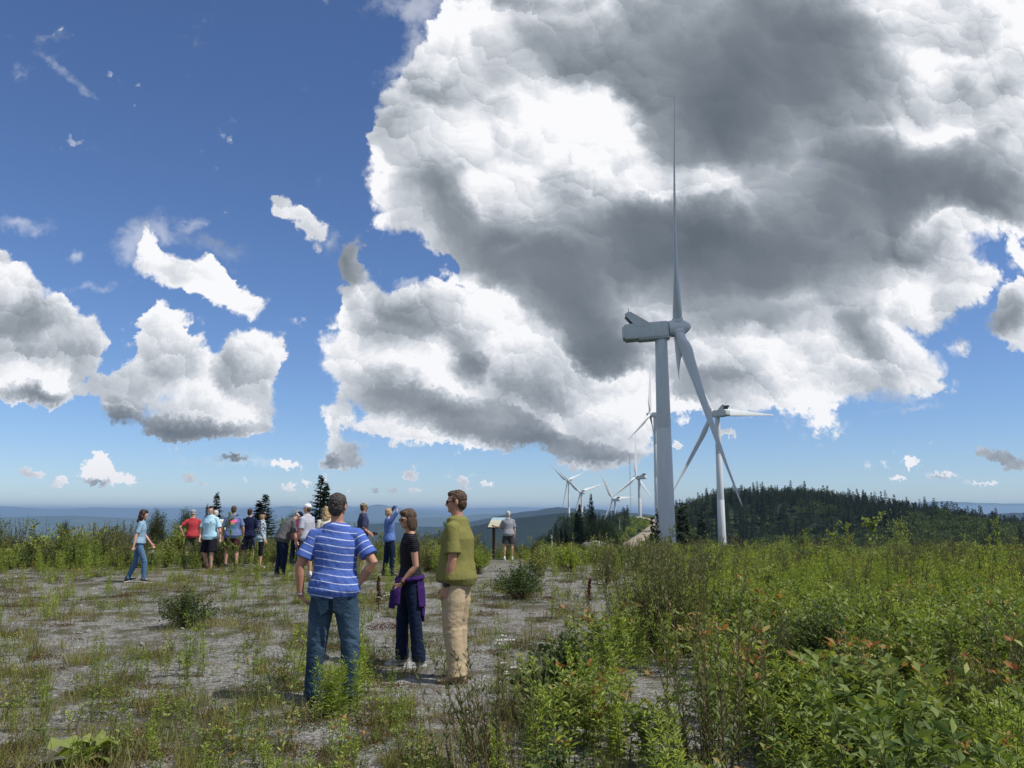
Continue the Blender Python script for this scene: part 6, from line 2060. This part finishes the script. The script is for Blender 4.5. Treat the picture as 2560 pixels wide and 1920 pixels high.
person("man in a white cap and light grey tee looking left, behind the striped shirt man", 776, 1428, 62, 1.80, D=20.6, skin=SK2, legs=STAND, yaw=14, arms={-1: dict(up=(.1, 0, -1), fore=(0, .5, -1)), 1: dict(up=(.1, 0, -1), fore=(0, .5, -1))},
       top=('tee', 'lightgrey', dict(hem=-.09, grow=.026, sleeve=.8, open=.08)), bottom=('shorts', 'greyshort', {}), shoes=(M_SHOE['white'], M_SOLE), hair=('short', H_BR), cap=(C['white'], C['white']))
person("blond woman almost hidden behind the head of the striped shirt man", 822, 1420, 20, 1.72, D=19.5, female=True, skin=SK2, legs=STAND, top=('tee', 'cream', {}), bottom=('jeans', 'girljeans', {}), shoes=(M_SHOE['white'], M_SOLE), hair=('long', H_BLOND))
# 15 man with camera
K = person("man in a camouflage cap, slate blue tee and camouflage shorts holding a camera, facing right", 912, 1420, -70, 1.82, girth=1.08, skin=SK3, vox=.009, D=22.4, legs={1: dict(thigh=(.05, .10, -1), shin=(.0, -.05, -1)), -1: dict(thigh=(.05, -.05, -1), shin=(0, -.1, -1))},
           arms={1: dict(up=(.12, -.08, -1), fore=(-.15, .75, -.65), curl=.9), -1: dict(up=(.12, .05, -1), fore=(-.2, .8, -.5), curl=.9)},
           top=('tee', 'slate', dict(hem=-.07, grow=.026, sleeve=.8, open=.08)), bottom=('shorts', 'camo', dict(ease=.03, len=1.05)), shoes=(M_SHOE['grey'], M_SOLE), hair=('short', H_GREY), cap=(C['camo'], C['camo']))
# 16 woman shading her eyes
person("person in a blue chambray shirt and dark trousers shading the eyes with raised hands", 972, 1440, -62, 1.68, girth=1.0, female=True, skin=SK2, vox=.009, spine=((0, -.04, 1), (0, -.10, 1)), head=(0, -.02, 1), legs={1: dict(thigh=(.05, .12, -1), shin=(.0, -.05, -1)), -1: dict(thigh=(.05, -.08, -1), shin=(0, -.12, -1))},
       arms={1: dict(up=(.35, .45, .80), fore=(-.55, .15, .5), curl=.5, palm=(-1, -.2, -.6), raise_=.02, hand=(-.9, .1, .1)), -1: dict(up=(.35, .45, .80), fore=(-.55, .15, .5), curl=.5, palm=(-1, -.2, -.6), raise_=.02, hand=(-.9, .1, .1))},
       top=('long', 'denimshirt', dict(hem=-.03, grow=.024, flare=.01)), bottom=('jeans', 'darkjeans', dict(ease=.016)), shoes=(M_SHOE['dark'], M_SOLED), hair=('short', H_BLOND))
# 17 far man by the board
person("grey-haired man in a heather grey tee, charcoal shorts and white socks reading the right-hand board", 1271, 1392, 12, 1.78, D=30.5, girth=1.05, skin=SK2, lift=0.0, legs=STAND, arms={-1: dict(up=(.35, .35, -.9), fore=(.45, .4, .15)), 1: dict(up=(.2, .0, -1), fore=(.0, .1, -1))},
       top=('tee', 'midgrey', dict(hem=-.06, grow=.024, sleeve=.8, open=.08)), bottom=('shorts', 'charcoal', dict(ease=.02, len=.8)), shoes=(M_SHOE['white'], M_SOLE), hair=('short', H_WHITE))

def back_pockets(info):
    s = info['s']
    for sd in (1, -1):
        c = info['P_at'](-.005) + V3(sd * .080 * s, -.152 * s, -.105)
        V = []; out = [(-.062, .07), (.062, .07), (.060, -.045), (0, -.085), (-.060, -.045)]
        for dy in (0, -.007):
            V += [tuple(c + V3(x * s, dy + .10 * abs(c.x + x) ** 1.5 * 1.6 + (.018 if z < 0 else 0), z * s)) for x, z in out]
        n = 5
        mesh_obj('pocket', V, [tuple(range(n)), tuple(range(2 * n - 1, n - 1, -1))] + [(k, k + n, (k + 1) % n + n, (k + 1) % n) for k in range(n)], C['jeans'], info['root'])


back_pockets(A)
# --- wrist watch, bracelet and tied jacket (worn, so they belong to their people)
def band(info, sd, name, mat, w=.011, f=.93, face=True):
    a = [q for q in info['arms'] if q[0] == sd][0]
    d = (a[3] - a[2]).normalized(); c = a[2].lerp(a[3], f); s = info['s']
    x = d.orthogonal().normalized(); y = d.cross(x)
    n = 20; rr = .034 * s
    rings = [ring(c - d * w, rr, rr, n, x, y), ring(c - d * w, rr + .004, rr + .004, n, x, y), ring(c + d * w, rr + .004, rr + .004, n, x, y), ring(c + d * w, rr, rr, n, x, y)]
    P = [skin_rings(rings, False, False)]
    if face:
        o = V3(-1 * sd * -1, 0, 0)
        o = V3(sd, -.1, 0); o = (o - d * o.dot(d)).normalized(); q = d.cross(o)
        cc = c + o * (rr + .003)
        P.append(([tuple(cc + d * i * .019 + q * j * .016 + o * k * .006) for k in (-1, 1) for i, j in ((-1, -1), (1, -1), (1, 1), (-1, 1))], [(3, 2, 1, 0), (4, 5, 6, 7), (0, 1, 5, 4), (1, 2, 6, 5), (2, 3, 7, 6), (3, 0, 4, 7)]))
    mesh_obj(name, *merge(P), mat, info['root'], smooth=False)


band(Cc, -1, 'wrist_watch', M_BLACKPL)
band(B_, -1, 'wrist_band', M_BLACKPL, .008, .93, False)
band(A, -1, 'wrist_watch', mat_flat('steel_watch', (.35, .35, .36), .3, .1, spec=.6), .006, .93, False)


def tied_jacket(info):
    s = info['s']; P_at = info['P_at']
    S = Solid()
    c = P_at(.035)
    n = 22  # rolled band round the waist, sagging to the front knot
    pts = []
    for k in range(n + 1):
        a = 2 * math.pi * k / n
        pts.append(c + V3(math.sin(a) * .162 * s, -math.cos(a) * .130 * s, -.03 * (1 - math.cos(a)) * .5 + .02))
    S.chain(pts, [.030] * (n + 1), [.042] * (n + 1), X=V3(0, 0, 1), cap=False)
    # hanging body of the jacket at the back and sides
    for a0, L in ((-.9, .28), (-.5, .38), (-.15, .44), (.25, .46), (.65, .42), (1.0, .30)):
        b = c + V3(math.sin(a0) * .17 * s, -math.cos(a0) * .142 * s, 0)
        S.chain([b, b + V3(math.sin(a0) * .02, -.012, -L * .5), b + V3(math.sin(a0) * .045, -.02, -L)], [.060, .068, .062], [.014, .013, .010], X=V3(math.cos(a0), math.sin(a0), 0))
    kx = c + V3(-.05, .150 * s, -.03)
    S.ell(kx, .035, .03, .035)
    S.chain([kx, kx + V3(-.02, .05, -.10), kx + V3(-.01, .07, -.26)], [.032, .045, .042], [.016, .016, .014])
    S.chain([kx, kx + V3(-.07, .03, -.09), kx + V3(-.09, .04, -.22)], [.032, .042, .040], [.016, .016, .014])
    pend('tied_jacket', S, C['purple'], info['root'], .008, 2, folds(.008, 13, 4, 1.0))


tied_jacket(B_)

# --- walking stick and camera are held: things of their own
a = [q for q in O['arms'] if q[0] == 1][0]
hw = world_of(O, a[3] + a[4] * .075)
gz_ = hz(hw.x + .05, hw.y)
S = Solid().chain([V3(.03, .0, gz_ - hw.z + 0.0), V3(0, 0, -.01)], [.011, .012], n=10, cap=False)
S.chain([V3(-.055, 0, -.005), V3(-.02, 0, .012), V3(.05, 0, .004)], [.013, .015, .011], n=10)
cane = mesh_obj('walking_stick', *merge(S.parts), M_BLACKPL, smooth=True); cane.location = hw
tag(cane, "black walking stick held by the stooping old man", 'walking stick')
a = [q for q in K['arms'] if q[0] == 1][0]; b = [q for q in K['arms'] if q[0] == -1][0]
hw = world_of(K, (a[3] + b[3]) * .5 + V3(0, .10, .0))
ce = empty('camera', hw, R(K['rz']), "black camera held at the waist by the man in the camouflage cap", 'camera')
mesh_obj('camera_body', *bevel_box(-.075, .075, -.03, .03, -.05, .05, .01), M_BLACKPL, ce)
mesh_obj('lens', *skin_rings([ring(V3(0, y, 0), r_, r_, 20, V3(1, 0, 0), V3(0, 0, 1)) for y, r_ in ((.03, .034), (.09, .036), (.10, .033), (.095, .025))]), M_BLACKPL, ce)


# --- information boards
def board_mat():
    m, h, out = new_mat('printed_panel')
    tc = h.n('ShaderNodeTexCoord'); s = h.n('ShaderNodeSeparateXYZ'); h.link(tc.outputs['Object'], s.inputs[0])
    n = h.noise(tc.outputs['Object'], 6, 4, .6)
    sky = h.mix(n, (.30, .50, .60), (.50, .66, .68)); pale = h.mix(n, (.62, .58, .40), (.70, .67, .52))
    k = h.math('MULTIPLY_ADD', n, .05, s.outputs[1])
    c = h.mix(h.map(k, .13, .14), pale, sky)
    rows = h.math('FRACT', h.math('MULTIPLY', s.outputs[1], 34)); t = h.math('MULTIPLY', h.math('GREATER_THAN', rows, .6), h.map(h.noise(tc.outputs['Object'], 60, 2, .5), .45, .5))
    t = h.math('MULTIPLY', t, h.math('LESS_THAN', s.outputs[1], .02))
    c = h.mix(h.math('MULTIPLY', t, .5), c, (.12, .12, .10))
    principled(h, out, c, .35, .4)
    return m


M_PANEL = board_mat(); M_POST = mat_flat('weathered_brown_post', (.09, .055, .035), .85, .3, bmp=.4); M_FRAME = mat_flat('brown_frame', (.07, .045, .03))


def board(px, D, top_py, w, hgt, tilt, yaw, label):
    p = at(px, top_py, D); z = hz(p.x, p.y)
    e = empty('information_board', (p.x, p.y, z), R(yaw), label, 'information board')
    hh = p.z - z - hgt * math.sin(R(tilt)) * .5
    pan = mesh_obj('panel', *bevel_box(-w / 2, w / 2, -hgt / 2, hgt / 2, -.008, .012, .004), M_PANEL, e); pan.location = (0, 0, hh); pan.rotation_euler = (R(tilt), 0, 0)
    fr = mesh_obj('frame', *merge([bevel_box(-w / 2 - .03, w / 2 + .03, -hgt / 2 - .03, hgt / 2 + .03, -.035, -.012, .006), bevel_box(-w / 2 - .03, w / 2 + .03, -hgt / 2 - .034, -hgt / 2 - .004, -.012, .02, .004), bevel_box(-w / 2 - .03, w / 2 + .03, hgt / 2 + .004, hgt / 2 + .034, -.012, .02, .004)]), M_FRAME, e)
    fr.location = pan.location; fr.rotation_euler = pan.rotation_euler
    for sx in (-1, 1):
        mesh_obj('post', *bevel_box(sx * w * .32 - .045, sx * w * .32 + .045, .0, .09, -.3, hh - .03, .008), M_POST, e)


board(548, 26.8, 1298, .78, .48, 48, 0, "information board between the boy and the man in the back-printed tee")
board(1247, 31.6, 1294, .78, .52, 46, -28, "tilted information board beside the far man in the heather grey tee")
finish_people()
# ------------------------------------------------------------------ haze
def haze():
    m = bpy.data.materials.new('haze_air'); m.use_nodes = True
    nt = m.node_tree; nt.nodes.clear(); h = NT(nt)
    out = h.n('ShaderNodeOutputMaterial')
    v = h.n('ShaderNodeVolumePrincipled')
    v.inputs['Color'].default_value = (.46, .69, 1.0, 1)
    v.inputs['Density'].default_value = HAZE_DENSITY
    v.inputs['Anisotropy'].default_value = .2
    h.link(v.outputs[0], out.inputs['Volume'])
    m.volume_intersection_method if hasattr(m, 'volume_intersection_method') else None
    V, F = ([(x, y, z) for z in (-620, 112) for x, y in ((-48000, -48000), (48000, -48000), (48000, 48000), (-48000, 48000))],
            [(3, 2, 1, 0), (4, 5, 6, 7), (0, 1, 5, 4), (1, 2, 6, 5), (2, 3, 7, 6), (3, 0, 4, 7)])
    tag(mesh_obj('haze', V, F, m), kind='stuff')


HAZE_DENSITY = 8e-5
haze()
SC.cycles.max_bounces = 6
SC.cycles.diffuse_bounces = 3
SC.cycles.glossy_bounces = 2
SC.cycles.transmission_bounces = 4
SC.cycles.transparent_max_bounces = 8
SC.cycles.volume_bounces = 0
SC.cycles.caustics_reflective = False
SC.cycles.caustics_refractive = False
